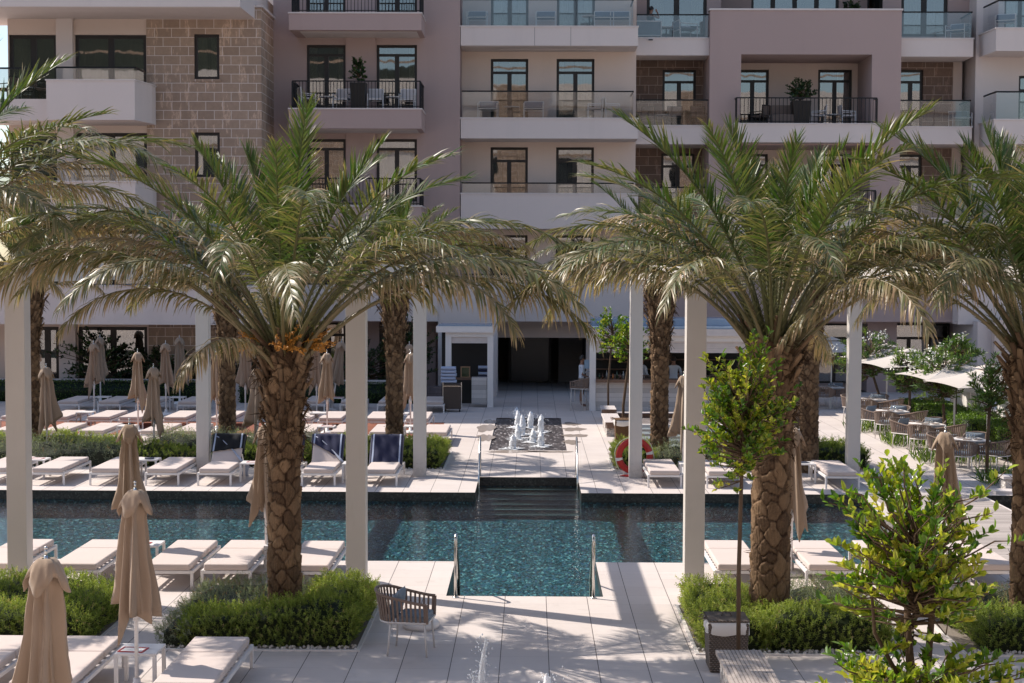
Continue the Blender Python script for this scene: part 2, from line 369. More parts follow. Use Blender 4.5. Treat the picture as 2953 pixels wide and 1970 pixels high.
# ================================================================ HOTEL BUILDING
HB=empty('hotel_building',(0,58,0),0,'mauve and beige hotel building with stone clad wing, balconies and dark framed windows','building')
def hpart(mb,name,mat,parent=None,smooth=False):
    """geometry is written in place coordinates; shift it so the part hangs under the building's own origin"""
    mb.v=[(a,b-58,c) for a,b,c in mb.v]
    return mb.build(name,mat,parent or HB,smooth=smooth)
def RX(x,y,Y): return V(x,y,Y)[0]
def rect(x0,y0,x1,y1,Y):
    """photo rectangle -> X0,X1,Z0,Z1 on the vertical plane at distance Y"""
    ym=(max(y0,0)+min(y1,1000))/2; xm=(x0+x1)/2
    return V(x0,ym,Y)[0],V(x1,ym,Y)[0],V(xm,y1,Y)[1],V(xm,y0,Y)[1]
def wall(X0,X1,Z0,Z1,Y,holes,depth=.22):
    m=MB()
    xs=sorted({X0,X1,*[min(max(h[k],X0),X1) for h in holes for k in (0,1)]}); zs=sorted({Z0,Z1,*[min(max(h[k],Z0),Z1) for h in holes for k in (2,3)]})
    for a,b in zip(xs,xs[1:]):
        for c,d in zip(zs,zs[1:]):
            if b-a<1e-5 or d-c<1e-5: continue
            mx,mz=(a+b)/2,(c+d)/2
            if any(h[0]<mx<h[1] and h[2]<mz<h[3] for h in holes): continue
            m.poly([(a,Y,c),(b,Y,c),(b,Y,d),(a,Y,d)])
    for x0,x1,z0,z1 in holes:
        m.poly([(x0,Y,z0),(x0,Y,z1),(x0,Y+depth,z1),(x0,Y+depth,z0)]); m.poly([(x1,Y,z0),(x1,Y+depth,z0),(x1,Y+depth,z1),(x1,Y,z1)])
        m.poly([(x0,Y,z1),(x1,Y,z1),(x1,Y+depth,z1),(x0,Y+depth,z1)]); m.poly([(x0,Y,z0),(x0,Y+depth,z0),(x1,Y+depth,z0),(x1,Y,z0)])
    return m
ROOMS=MB()
def window(h,Y,cols=2,transom=.2,fw=.09,curtain=(.0,.3,.7,1.0),lab=None):
    """dark framed casement in hole h of the wall at Y: frame with sub-parts pane and curtain"""
    x0,x1,z0,z1=h; y=Y+.10; W=x1-x0; Hh=z1-z0
    f=MB()
    f.box(x0,x0+fw,y,y+.07,z0,z1); f.box(x1-fw,x1,y,y+.07,z0,z1); f.box(x0+fw,x1-fw,y,y+.07,z1-fw,z1); f.box(x0+fw,x1-fw,y,y+.07,z0,z0+fw*.9)
    zt=z1-fw
    if transom:
        zt=z1-Hh*transom; f.box(x0+fw,x1-fw,y+.004,y+.066,zt-.05,zt+.05)
    for k in range(1,cols):
        xm=x0+W*k/cols; f.box(xm-fw*.85,xm+fw*.85,y+.002,y+.068,z0+fw*.9,zt-.05 if transom else z1-fw)
    if not transom and Hh>2 and cols==2: pass
    fo=hpart(f,'window',MAT['frame']); 
    if lab: fo['label']=lab
    p=MB().box(x0+.02,x1-.02,y+.03,y+.042,z0+.02,z1-.02); hpart(p,'pane',MAT['pane'],fo)
    if curtain:
        c=MB(); yy=y+.25
        for a,b in zip(curtain[::2],curtain[1::2]):
            n=max(4,int((b-a)*W/.035)); pr=None
            top=[];bot=[]
            for i in range(n+1):
                x=x0-.02+(a+(b-a)*i/n)*(W+.04); d=.035*math.sin(i*1.9)+.012*math.sin(i*.7+1)
                top.append((x,yy+d,z1+.05)); bot.append((x,yy+d*1.2,z0-.05))
            c.rings([top,bot],closed=False)
        hpart(c,'curtain',MAT['curtain'],fo,smooth=True)
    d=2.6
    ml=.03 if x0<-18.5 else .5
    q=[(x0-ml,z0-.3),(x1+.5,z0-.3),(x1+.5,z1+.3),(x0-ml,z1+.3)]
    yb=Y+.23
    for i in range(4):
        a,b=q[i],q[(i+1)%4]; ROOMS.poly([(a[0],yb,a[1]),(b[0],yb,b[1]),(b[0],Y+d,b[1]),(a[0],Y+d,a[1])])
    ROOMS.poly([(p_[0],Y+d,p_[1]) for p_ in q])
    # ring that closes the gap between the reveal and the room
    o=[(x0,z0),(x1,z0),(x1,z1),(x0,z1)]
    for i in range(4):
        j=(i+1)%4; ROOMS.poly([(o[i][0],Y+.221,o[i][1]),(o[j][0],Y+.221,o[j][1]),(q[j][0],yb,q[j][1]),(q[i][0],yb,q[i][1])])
def slab(x0,x1,y0,y1,z0,z1,mat,name='balcony',cap=True,chL=0.0,chR=0.0):
    """balcony band: front face at y0, back at y1; chL/chR cut the ends back"""
    pts=[(x0+chL*0,y1),(x0,y0+chL),(x0+chL*.6,y0),(x1-chR*.6,y0),(x1,y0+chR),(x1,y1)]
    pts=[p for i,p in enumerate(pts) if i==0 or (abs(p[0]-pts[i-1][0])+abs(p[1]-pts[i-1][1]))>1e-4][::-1]
    pts=pts[::-1]
    m=MB().prism(pts,z0,z1-.05); o=hpart(m,name,mat)
    if cap:
        e=.03; pc=[(p[0]+(-e if p[0]<(x0+x1)/2 else e),p[1]-(e if p[1]<y1 else 0)) for p in pts]
        hpart(MB().prism(pc,z1-.05,z1),'coping',MAT['cap'],o)
    return o
def glass_rail(parent,x0,x1,y,z0,h,n=3,yb=None,sides=''):
    g=MB(); t=MB(); e=.012
    for k in range(n):
        a=x0+(x1-x0)*k/n+e; b=x0+(x1-x0)*(k+1)/n-e; g.box(a,b,y,y+.012,z0,z0+h-.03)
    if yb:
        if 'R' in sides: g.box(x1-.006,x1+.006,y+.03,yb-.05,z0,z0+h-.03); t.box(x1-.025,x1+.025,y-.02,yb-.04,z0+h-.03,z0+h+.02)
        if 'L' in sides: g.box(x0-.006,x0+.006,y+.03,yb-.05,z0,z0+h-.03); t.box(x0-.025,x0+.025,y-.02,yb-.04,z0+h-.03,z0+h+.02)
    t.box(x0-.02,x1+.02,y-.02,y+.032,z0+h-.028,z0+h+.022)
    hpart(g,'railing_glass',MAT['rail_glass'],parent); hpart(t,'handrail',MAT['black'],parent)
def bar_rail(parent,x0,x1,y,yb,z0,h,pitch=.125,sides='LR'):
    m=MB(); m.box(x0,x1,y,y+.04,z0+h-.045,z0+h); m.box(x0,x1,y+.008,y+.032,z0+.06,z0+.09)
    n=int((x1-x0)/pitch)
    for k in range(n+1):
        x=x0+(x1-x0)*k/n; w=.03 if k in(0,n) else .011; m.box(x-w,x+w,y+.008,y+.03,z0,z0+h-.045)
    for sgn,x in (('L',x0),('R',x1)):
        if sgn in sides and yb:
            m.box(x-.02,x+.02,y+.042,yb-.02,z0+h-.045,z0+h); nn=int((yb-y)/pitch)
            for k in range(1,nn): yy=y+(yb-y)*k/nn; m.box(x-.011,x+.011,yy-.011,yy+.011,z0,z0+h-.045)
    hpart(m,'railing',MAT['black'],parent)
# ---- stone clad wing on the left
YL=56.0; YLB=53.9; YLO=53.4
TOPZ=16.5
xl0=V(18,120,YL)[0]; xst=V(337,120,YL)[0]; xsr=V(600,120,YL)[0]
def zz(y,Y,x=300): return V(x,y,Y)[1]
Yp=58.6
w1=rect(21,80,131,250,YL); w2=rect(172,80,336,250,YL)
z_2=zz(305,YL)-zz(80,YL)   # storey step (negative)
def drop(h,k): return (h[0],h[1],h[2]+z_2*k,h[3]+z_2*k)
st=-z_2
ztopwall=zz(52,YL)+.25
holesL=[w1,w2,drop(w1,1),drop(w2,1),drop(w1,2),drop(w2,2)]
g1=rect(80,750,135,875,YL); g2=rect(180,750,338,875,YL); holesL+=[g1,g2]
m=wall(xl0,xst,0,ztopwall,YL,holesL); hpart(m,'wall',MAT['cream'])
for h in holesL:
    big=h[1]-h[0]>3; window(h,YL,cols=2,transom=0,fw=.13,curtain=(0,1))
# pilaster between the two windows
px0,px1=V(131,130,YL)[0],V(169,130,YL)[0]
hpart(MB().box(px0,px1,YL-.12,YL-.003,0,ztopwall),'pilaster',MAT['pale'])
s1=rect(446,79,504,182,YL); s2=drop(s1,1); s3=drop(s1,2)
m=wall(xst,xsr,0,zz(18,YL,560),YL-.05,[s1,s2,s3])
ztp=zz(18,YL,560)
m.poly([(xsr,YL-.05,0),(xsr,Yp,0),(xsr,Yp,ztp),(xsr,YL-.05,ztp)]); m.poly([(xst,YL-.05,0),(xst,YL-.05,ztopwall),(xst,YL,ztopwall),(xst,YL,0)])
hpart(m,'stone_cladding',MAT['stone'])
for h in (s1,s2,s3): window(h,YL-.05,cols=1,transom=0,fw=.11,curtain=(0,.45,.6,1))
for h in (s1,s2,s3): hpart(MB().box(h[0]-.06,h[1]+.06,YL-.11,YL-.052,h[2]-.1,h[2]-.01),'window_sill',MAT['stone'])
# left return of the wing (corner window side) and its cap
hpart(MB().poly([(xl0,YL,0),(xl0,YL,ztopwall),(xl0,66,ztopwall),(xl0,66,0)]),'wall',MAT['cream'])
hpart(MB().box(-26,xl0-.003,YL,YL+.4,0,4.2),'wall',MAT['cream'])
# stone top coping
hpart(MB().box(V(583,18,YL)[0],xsr+.08,YL-.12,Yp-.003,ztp+.002,ztp+.09),'coping',MAT['cap'])
# roof overhang with a skewed right end
zo0=zz(15.5,YLO,280); ox0=-32; ox1=V(551,10,YLO)[0]; ox2=V(583,30,YL-.2)[0]
hpart(MB().prism([(ox0,YLO),(ox1,YLO),(ox2,YL-.15),(ox2,66),(xl0,66),(xl0,57.6),(ox0,57.6)],zo0,zo0+1.15),'roof_overhang',MAT['pale'])
hpart(MB().prism([(ox0+.1,YLO+.12),(ox1-.06,YLO+.12),(ox2-.1,YL-.1),(ox2-.1,65),(xl0+.1,65),(xl0+.1,57.4),(ox0+.1,57.4)],zo0-.012,zo0-.001),'soffit',MAT['soffit'])
# balconies of the wing
def left_balcony(k):
    dz=z_2*k
    zt=zz(182,YLB,210)+dz; zb=zz(275,YLB,200)+dz; zl=zz(225,YLB,60)+dz
    xa=V(106,220,YLB)[0]; xb=V(309,200,YLB)[0]; xc=V(355,230,YL-.3)[0]
    o=hpart(MB().prism([(ox0+6,YL-.003),(ox0+6,YLB+.3),(xa,YLB+.3),(xa,YL-.003)],zb,zl),'balcony',MAT['pale'])
    hpart(MB().prism([(xa+.002,YL-.14),(xa+.002,YLB),(xb,YLB),(xc,YL-.7),(xc,YL-.14)],zb,zt-.05),'parapet',MAT['pale'],o)
    hpart(MB().prism([(xa-.03,YL-.14),(xa-.03,YLB-.03),(xb+.02,YLB-.03),(xc+.03,YL-.7),(xc+.03,YL-.14)],zt-.049,zt),'coping',MAT['cap'],o)
    zr=zz(156,YLB,200)+dz
    g=MB().box(ox0+6.1,xa,YLB+.34,YLB+.352,zl,zr).box(xa+.05,xb-.05,YLB+.10,YLB+.112,zt,zr)
    n=8; 
    for i in range(n):
        a=i/n; b=(i+1)/n
        g.poly([(xb+(xc-xb)*a,YLB+.1+(YL-.8-YLB)*a,zt),(xb+(xc-xb)*b,YLB+.1+(YL-.8-YLB)*b,zt),(xb+(xc-xb)*b,YLB+.1+(YL-.8-YLB)*b,zr),(xb+(xc-xb)*a,YLB+.1+(YL-.8-YLB)*a,zr)])
    hpart(g,'railing_glass',MAT['rail_glass'],o)
    t=MB().box(ox0+6.1,xa,YLB+.32,YLB+.37,zr,zr+.06).box(xa,xb,YLB+.08,YLB+.13,zr,zr+.06); t.bar((xb,YLB+.105,zr+.03),(xc-.25,YL-.9,zr+.03),.05,.06)
    hpart(t,'handrail',MAT['black'],o)
    hpart(MB().box(ox0+6.2,xst,YLB+.7,YL-.01,zb-.012,zb-.001),'soffit',MAT['soffit'],o)
left_balcony(0); left_balcony(1)
# first floor terrace band of the wing
zt=zz(655,YLB,300); zb=zz(745,YLB,300); xe=V(592,700,YLB)[0]
o=hpart(MB().prism([(ox0+6,YL-.15),(ox0+6,YLB),(xe,YLB),(xe+1.1,YLB+.6),(xe+1.1,YL-.15)],zb,zt-.05),'terrace_band',MAT['pale'])
hpart(MB().prism([(ox0+6,YL-.15),(ox0+6,YLB-.03),(xe,YLB-.03),(xe+1.14,YLB+.57),(xe+1.14,YL-.15)],zt-.049,zt),'coping',MAT['cap'],o)
# ---- mauve block
xp1=V(1056,150,Yp)[0]; YPB=56.7
zp=[]
d1=rect(704,103,793,247,Yp); d2=rect(864,103,957,247,Yp)
stp=zz(402/S*1.0,Yp,800)-zz(130.5/S,Yp,800)
hp=[]
for k in (-1,0,1,2):
    for d in (d1,d2): hp.append((d[0],d[1],d[2]+stp*k,d[3]+stp*k))
m=wall(xsr-.0,xp1,0,18,Yp,hp)
m.poly([(xp1,Yp,0),(xp1,Yp+1.7,0),(xp1,Yp+1.7,18),(xp1,Yp,18)])
hpart(m,'wall',MAT['mauve'])
for h in hp: window(h,Yp,cols=2,transom=.16,fw=.10,curtain=(0,.25,.78,1))
qx0,qx1=V(793,150,Yp)[0],V(864,150,Yp)[0]
hpart(MB().box(qx0+.03,qx1-.03,Yp-.09,Yp-.003,zz(650,Yp,800),17.9),'pilaster',MAT['mauve'])
for k,(yt,yb) in enumerate(((28,69),(248,295),(471,520))):
    x0=V(663,yb,YPB)[0]; x1=V(967,yb,YPB)[0]; zt=zz(yt,YPB,800); zb=zz(yb,YPB,800)
    o=slab(x0,x1,YPB,Yp-.003,zb,zt,MAT['mauve'])
    hpart(MB().box(x0+.35,x1-.2,YPB+.35,Yp-.01,zb-.012,zb-.001),'soffit',MAT['soffit'],o)
    bar_rail(o,x0+.12,x1-.05,YPB+.06,Yp,zt,1.02)
# ---- centre block with glass balconies
Yc=60.2; YCB=58.62
xc0=xp1; xc1=V(1460,150,Yc)[0]
e1=rect(1126,135,1212,300,Yc); e2=rect(1277,135,1364,300,Yc)
stc=zz(424/S,Yc,1240)-zz(169/S,Yc,1240)
hc=[]
for k in (-1,0,1,2): 
    for d in (e1,e2): hc.append((d[0],d[1],d[2]+stc*k+(.0),d[3]+stc*k))
low=[]
m=wall(xc0-.2,xc1,0.0,18,Yc,hc+[(V(1135,800,Yc)[0],V(1345,800,Yc)[0],0.0,zz(775,Yc,1240))]); m.poly([(xc1,Yc,0),(xc1,Yc+3,0),(xc1,Yc+3,18),(xc1,Yc,18)])
hpart(m,'wall',MAT['cream'])
for i,h in enumerate(hc): window(h,Yc,cols=2,transom=.19,fw=.10,curtain=(0,.3,.72,1) if i not in(2,3) else (0,.2,.5,1))
hpart(MB().box(xp1-.06,xp1+.0,Yp+.004,Yp+.25,0,17.9),'corner_trim',MAT['mauve'])
for k,(yt,yb) in enumerate(((59,105),(270,318),(443,525),(651,738))):
    x0=V(1057,yb,YCB)[0]+.004; x1=V(1464,yb,YCB)[0]; zt=zz(yt,YCB,1250); zb=zz(yb,YCB,1250)
    o=slab(x0,x1,YCB,Yc-.003,zb,zt,MAT['pale'])
    hpart(MB().box(x0+.1,x1-.3,YCB+.25,Yc-.01,zb-.012,zb-.001),'soffit',MAT['soffit'],o)
    hr=(zt,zz({0:-2,1:209,2:420,3:630}[k],YCB,1250))
    glass_rail(o,x0+.05,V(1453,yt,YCB)[0],YCB+.08,zt,hr[1]-hr[0],3,Yc,'R')
    jm=MB()
    for px in ((1227,1310) if k==0 else (1190,1330)): jm.box(V(px,80,YCB)[0]-.006,V(px,80,YCB)[0]+.006,YCB-.003,YCB-.0005,zb+.005,zt-.06)
    hpart(jm,'movement_joint',MAT['soffit'] if k else MAT['room'],o)
    if k<2: hpart(MB().box(V(1145,80,YCB+.8)[0],V(1370,80,YCB)[0],YCB+.9,YCB+.95,zb-.03,zb-.013),'vent_grille',MAT['cap'],o)
# ---- recess between centre and arch block
Yr=62.3; YRB=60.25
xr0=xc1; xr1=V(1630,150,60)[0]
rw=rect(1520,160,1597,300,Yr); rw0=rect(1484,-70,1622,84,Yr-.6)
rw1=rect(1517,352,1594,500,Yr)
strr=rw1[3]-rw[3]
rw2=(rw1[0],rw1[1],rw1[2]+strr,rw1[3]+strr)
xre=xr1+.6
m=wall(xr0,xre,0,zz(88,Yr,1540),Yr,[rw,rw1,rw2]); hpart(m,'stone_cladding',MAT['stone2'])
for h in (rw,rw1,rw2): window(h,Yr,cols=2,transom=.2,fw=.10,curtain=(0,.15,.8,1))
m=wall(xr0,xre,zz(90,Yr-.6,1540),18,Yr-.6,[rw0]); hpart(m,'wall',MAT['mauve']); window(rw0,Yr-.6,cols=2,transom=0,fw=.13,curtain=(.05,.3,.75,1.0))
for k,(yt,yb) in enumerate(((86,127),(287,331),(505,550),(660,740))):
    x0=xr0+.004; x1=xr1+.2; zt=zz(yt,YRB,1540); zb=zz(yb,YRB,1540)
    o=slab(x0,x1,YRB,Yr-.61 if k==0 else Yr-.003,zb,zt,MAT['pale'])
    if k<2: dr=hpart(MB().box(V(1486,95,YRB)[0],V(1500,95,YRB)[0],YRB-.05,YRB-.001,zt-.14,zt-.055),'drain_spout',MAT['cap'],o); hpart(MB().box(V(1488,95,YRB)[0],V(1498,95,YRB)[0],YRB-.055,YRB-.051,zt-.125,zt-.075),'drain_hole',MAT['black'],o)
    if k<3: glass_rail(o,x0+.02,xr1-.05,YRB+.08,zt,zz({0:33,1:229,2:430}[k],YRB,1540)-zt,2)
# ---- arch block
Ya=60.0; Yab=62.6
xa0=V(1629,150,Ya)[0]; xa1=V(2068,150,Ya)[0]
ztA=zz(24,Ya,1850)
op1=rect(1700,125,2000,330,Ya); op2=rect(1697,333,1996,520,Ya); op3=(op2[0],op2[1],0.0,zz(742,Ya,1850))
m=wall(xa0,xa1,0,ztA,Ya,[op1,op2,op3],depth=2.6)
m.poly([(xa0,Ya,0),(xa0,Ya,ztA),(xa0,Ya+2.6,ztA),(xa0,Ya+2.6,0)]); m.poly([(xa1,Ya,0),(xa1,Ya+2.6,0),(xa1,Ya+2.6,ztA),(xa1,Ya,ztA)])
m.poly([(xa0,Ya,ztA),(xa1,Ya,ztA),(xa1,Ya+.5,ztA),(xa0,Ya+.5,ztA)]); m.poly([(xa0,Ya+.5,ztA),(xa1,Ya+.5,ztA),(xa1,Ya+.5,ztA-1.1),(xa0,Ya+.5,ztA-1.1)])
hpart(m,'wall',MAT['mauve'])
hpart(MB().box(xa0-.04,xa1+.04,Ya-.04,Ya+.53,ztA+.002,ztA+.07),'coping',MAT['cap'])
la=rect(1690,160,1764,290,Yab); lb=rect(1877,160,1955,290,Yab)
sa=zz(443/S,Yab,1850)-zz(200/S,Yab,1850)
ha=[]
for k in (0,1,2):
    for d in (la,lb): ha.append((d[0],d[1],d[2]+sa*k,d[3]+sa*k))
m=wall(xa0,xa1,0,ztA,Yab,ha); hpart(m,'wall',MAT['cream'])
for h in ha: window(h,Yab,cols=2,transom=.2,fw=.10,curtain=(.6,1.0))
za=[(rect(1685,283,2018,327,Ya-.5)),(rect(1685,495,2018,545,Ya-.5))]
for q in za:
    o=slab(q[0],q[1],Ya-.55,Yab-.003 if False else Ya-.003,q[2],q[3],MAT['pale'])
    hpart(MB().box(op1[0]+.003,op1[1]-.003,Ya+.001,Yab-.004,q[2]+.1,q[3]-.08),'balcony_floor',MAT['soffit'],o)
    bar_rail(o,q[0]+.08,V(2013,250,Ya-.5)[0],Ya-.48,Ya-.0,q[3],1.0,.15)
# set back top storey behind the arch parapet
Yt=63.5
tw=[rect(1727,-80,1787,60,Yt),rect(1787+6,-80,1860,60,Yt),rect(1866,-80,1925,60,Yt)]
tw=[rect(1724,-80,1925,60,Yt)]
m=wall(xa0-.3,V(2330,10,Yt)[0],ztA-1.5,18,Yt,tw+[rect(1990,-80,2145,60,Yt)]); hpart(m,'wall',MAT['mauve'])
window(tw[0],Yt,cols=4,transom=0,fw=.11,curtain=(.02,.2,.7,.98)); window(rect(1990,-80,2145,60,Yt),Yt,cols=3,transom=0,fw=.11,curtain=(.5,.95))
# ---- glass balconies right of the arch block
Yg=62.3; YGB=60.4
xg0=xa1; xg1=V(2233,150,YGB)[0]
gw=rect(2062,160,2118,300,Yg); gw1=(gw[0],gw[1],gw[2]+sa,gw[3]+sa); gw2=(gw[0],gw[1],gw[2]+2*sa,gw[3]+2*sa)
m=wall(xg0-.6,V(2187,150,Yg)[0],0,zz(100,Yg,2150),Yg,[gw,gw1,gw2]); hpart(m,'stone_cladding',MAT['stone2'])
for h in (gw,gw1,gw2): window(h,Yg,cols=2,transom=.2,fw=.1,curtain=(0,.2))
hpart(MB().box(V(2187,150,Yg)[0],xg1+.1,Yg-.05,Yg+.5,0,zz(88,Yg,2150)),'wall',MAT['cream'])
gt=rect(2068,-80,2175,84,Yg-.3)
hpart(wall(xg0-.3,xg1+.3,zz(100,Yg-.3,2150),18,Yg-.3,[gt]),'wall',MAT['mauve']); window(gt,Yg-.3,cols=2,transom=0,fw=.13,curtain=(.0,.4))
for k,(yt,yb) in enumerate(((87,130),(290,331),(500,550))):
    x0=xg0+.004; zt=zz(yt,YGB,2150); zb=zz(yb,YGB,2150)
    o=slab(x0,xg1,YGB,Yg-.31 if k==0 else Yg-.06,zb,zt,MAT['pale'])
    glass_rail(o,x0+.02,xg1-.06,YGB+.08,zt,zz({0:27,1:230,2:445}[k],YGB,2150)-zt,2,Yg-.3,'R')
# ---- far right block with canted balconies
Yf=61.0; YFB=59.2
xf0=V(2238,200,Yf)[0]
fw1=rect(2337,174,2420,340,Yf); fw0=rect(2305,-80,2380,80,Yf)
m=wall(xf0,24,0,18,Yf,[fw1,fw0,(fw1[0],fw1[1],fw1[2]-3.5,fw1[3]-3.5)]); m.poly([(xf0,Yf,0),(xf0,Yf,18),(xf0,Yf+2,18),(xf0,Yf+2,0)])
hpart(m,'wall',MAT['pale'])
window(fw1,Yf,cols=2,transom=.2,curtain=(0,.4)); window(fw0,Yf,cols=2,transom=0,curtain=(0,.4)); window((fw1[0],fw1[1],fw1[2]-3.5,fw1[3]-3.5),Yf,cols=2,transom=.2,curtain=(0,.4))
for k,(yt,yb,xq) in enumerate(((78,132,2285),(273,330,2280),(480,540,2275))):
    xk=V(xq,yb,YFB)[0]; xw=V(2247,yb,Yf)[0]; zt=zz(yt-15 if k==0 else yt,YFB,2310); zb=zz(yb-15 if k==0 else yb,YFB,2310)
    pts=[(xw,Yf-.003),(xk,YFB),(24,YFB),(24,Yf-.003)]
    o=hpart(MB().prism(pts,zb,zt-.05),'balcony',MAT['pale'])
    hpart(MB().prism([(xw-.05,Yf-.003),(xk-.03,YFB-.03),(24,YFB-.03),(24,Yf-.003)],zt-.049,zt),'coping',MAT['cap'],o)
    hh=zz({0:2,1:212,2:420}[k],YFB,2310)-zt
    g=MB().box(xk+.1,23.9,YFB+.08,YFB+.092,zt,zt+hh)
    g.poly([(xk+.09,YFB+.09,zt),(xk+.09,YFB+.09,zt+hh),(xw+.1,Yf-.1,zt+hh),(xw+.1,Yf-.1,zt)])
    hpart(g,'railing_glass',MAT['rail_glass'],o)
    hpart(MB().box(xk+.08,23.9,YFB+.06,YFB+.11,zt+hh,zt+hh+.06).bar((xk+.1,YFB+.085,zt+hh+.03),(xw+.12,Yf-.12,zt+hh+.03),.05,.06),'handrail',MAT['black'],o)
# ---- ground floor band that runs over the bar and the dining terrace
Yb0=59.0
q=rect(1470,660,2235,738,Yb0)
o=hpart(MB().box(q[0],q[1],Yb0,Yc+.8,q[2],q[3]),'terrace_band',MAT['mauve'])
q=rect(2200,640,2400,745,58.2)
hpart(MB().box(q[0],24,58.2,60.9,q[2],q[3]),'terrace_band',MAT['pale'])
dg=[rect(1875,745,1930,880,61.6),rect(1935,745,2180,880,61.6)]
hpart(wall(xa0,xg1+1,0,4.2,61.6,[rect(1870,742,1960,880,61.6),rect(2040,742,2180,880,61.6)]),'wall',MAT['mauve'])
window(rect(1870,742,1960,880,61.6),61.6,cols=2,transom=.25,curtain=(.3,.5)); window(rect(2040,742,2180,880,61.6),61.6,cols=3,transom=.25,curtain=(.3,.6))
q=rect(2190,700,2330,870,57.6); hpart(MB().box(V(2282,800,57.2)[0],24,57.2,61,0,zz(735,57.2,2300)),'wall',MAT['cream'])
hpart(MB().box(V(2236,800,58)[0],V(2282,800,58)[0]-.003,57.6,61,0,zz(738,57.6,2250)),'wall',MAT['pale'])
# stone band left of the kiosk, with windows below it
Ys=56.6
q=rect(600,655,1005,737,Ys); hpart(MB().box(q[0],q[1]+.0,Ys,Yp-.004,q[2],q[3]),'terrace_band',MAT['stone_pale'] if 'stone_pale' in MAT else MAT['pale'])
hpart(MB().box(q[1]+.002,V(1140,800,Ys)[0],Ys+.05,Yp-.004,0,q[3]),'wall',MAT['pale'])
gg=[rect(716,740,793,885,Yp-.3),rect(870,740,945,885,Yp-.3)]
hpart(wall(xsr,V(1000,800,Yp-.3)[0],0,3.4,Yp-.3,gg),'wall',MAT['mauve'])
for h in gg: window(h,Yp-.3,cols=2,transom=.2,curtain=(0,.35,.65,1))
# ---- entrance hall
xe0=V(1135,800,Yc)[0]; xe1=V(1345,800,Yc)[0]; ze=zz(775,Yc,1240)
hall=MB()
hall.poly([(xe0,Yc+.22,0.003),(xe1,Yc+.22,.003),(xe1,66,.003),(xe0,66,.003)])
hpart(hall,'hall_floor',MAT['paving'])
hall=MB(); hall.poly([(xe0,Yc+.22,0),(xe0,66,0),(xe0,66,ze),(xe0,Yc+.22,ze)]); hall.poly([(xe1,Yc+.22,0),(xe1,66,0),(xe1,66,ze),(xe1,Yc+.22,ze)]); hall.poly([(xe0,Yc+.22,ze),(xe1,Yc+.22,ze),(xe1,66,ze),(xe0,66,ze)]); hall.poly([(xe0,66,0),(xe1,66,0),(xe1,66,ze),(xe0,66,ze)])
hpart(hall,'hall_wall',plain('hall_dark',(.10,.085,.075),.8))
dd=hpart(MB().box(xe0+.5,xe0+.58,64,64.08,0,2.6).box(xe0+2.2,xe0+2.28,64,64.08,0,2.6).box(xe0+.58,xe0+2.2,64,64.08,2.5,2.6),'door',MAT['frame']); hpart(MB().box(xe0+.6,xe0+2.18,64.03,64.045,.05,2.48),'pane',plain('dim_glass',(.02,.02,.022),.25,0,.1),dd)
hpart(MB().box(xe0+2.6,xe0+4.4,64.4,64.5,.0,2.4),'hall_panel',plain('pale_panel',(.26,.23,.21),.6))
# body that closes the building behind its fronts and roofs
top=MB()
top.box(xl0+.5,24,66.02,74,0,18)
top.box(xsr,24,64.5,74,18.002,18.4); top.box(xsr+.01,xp1,Yp+.3,64.49,18.002,18.4); top.box(xp1+.01,24,61,64.49,18.002,18.35)
hpart(top,'roof',MAT['pale'])
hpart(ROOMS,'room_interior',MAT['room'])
# ================================================================ THE WING BEHIND THE CAMERA (what the windows look at)
OB=empty('opposite_building',(0,-3,0),0,'white and stone hotel wing across the terrace, mirrored in the windows','building')
om=MB()
oh=[]
for i in range(-6,6):
    for k in range(5): oh.append((i*5.2+1.2,i*5.2+3.4,k*3.5+1.0,k*3.5+3.2))
om=wall(-34,34,0,19.6,0,oh); om.v=[(a,-b,c) for a,b,c in om.v]; om.f=[f[::-1] for f in om.f]; om.build('wall',MAT['white'],OB)
MB().box(-34,34,-12,-.3,19.3,19.6).build('roof',MAT['white'],OB)
wm=MB()
for h in oh: wm.poly([(h[0],-.2,h[2]),(h[1],-.2,h[2]),(h[1],-.2,h[3]),(h[0],-.2,h[3])])
wm.build('window',plain('dark_window',(.03,.035,.04),.1,0,.1),OB)
wm=MB()
for k in range(6): wm.box(-34,34,.02,.12,k*3.5+3.35,k*3.5+3.5)
wm.box(-20,-14,.02,.08,0,17.5); wm.box(-3,1.2,.02,.08,10.2,19.5); wm.box(12,16,.02,.08,3,19.5)
wm.build('stone_band',MAT['stone'],OB)
hm=MB(); n=40
rows=[]
for j in range(10):
    row=[]
    for i in range(n+1):
        x=-260+520*i/n; y=-60-22*j; a=math.exp(-((x+120)/120)**2)*95+math.exp(-((x-200)/90)**2)*40
        z=-3+a*(j/9.0)**.8+4*math.sin(i*1.3+j)*(j>0)+3*math.sin(i*2.9+j*2)*(j>0)
        row.append((x,y,z))
    rows.append(row)
tag(hm.rings(rows,closed=False).build('hill',plain('wooded_hill',(.022,.028,.016),.95,0,.5,.12),smooth=True),kind='structure')
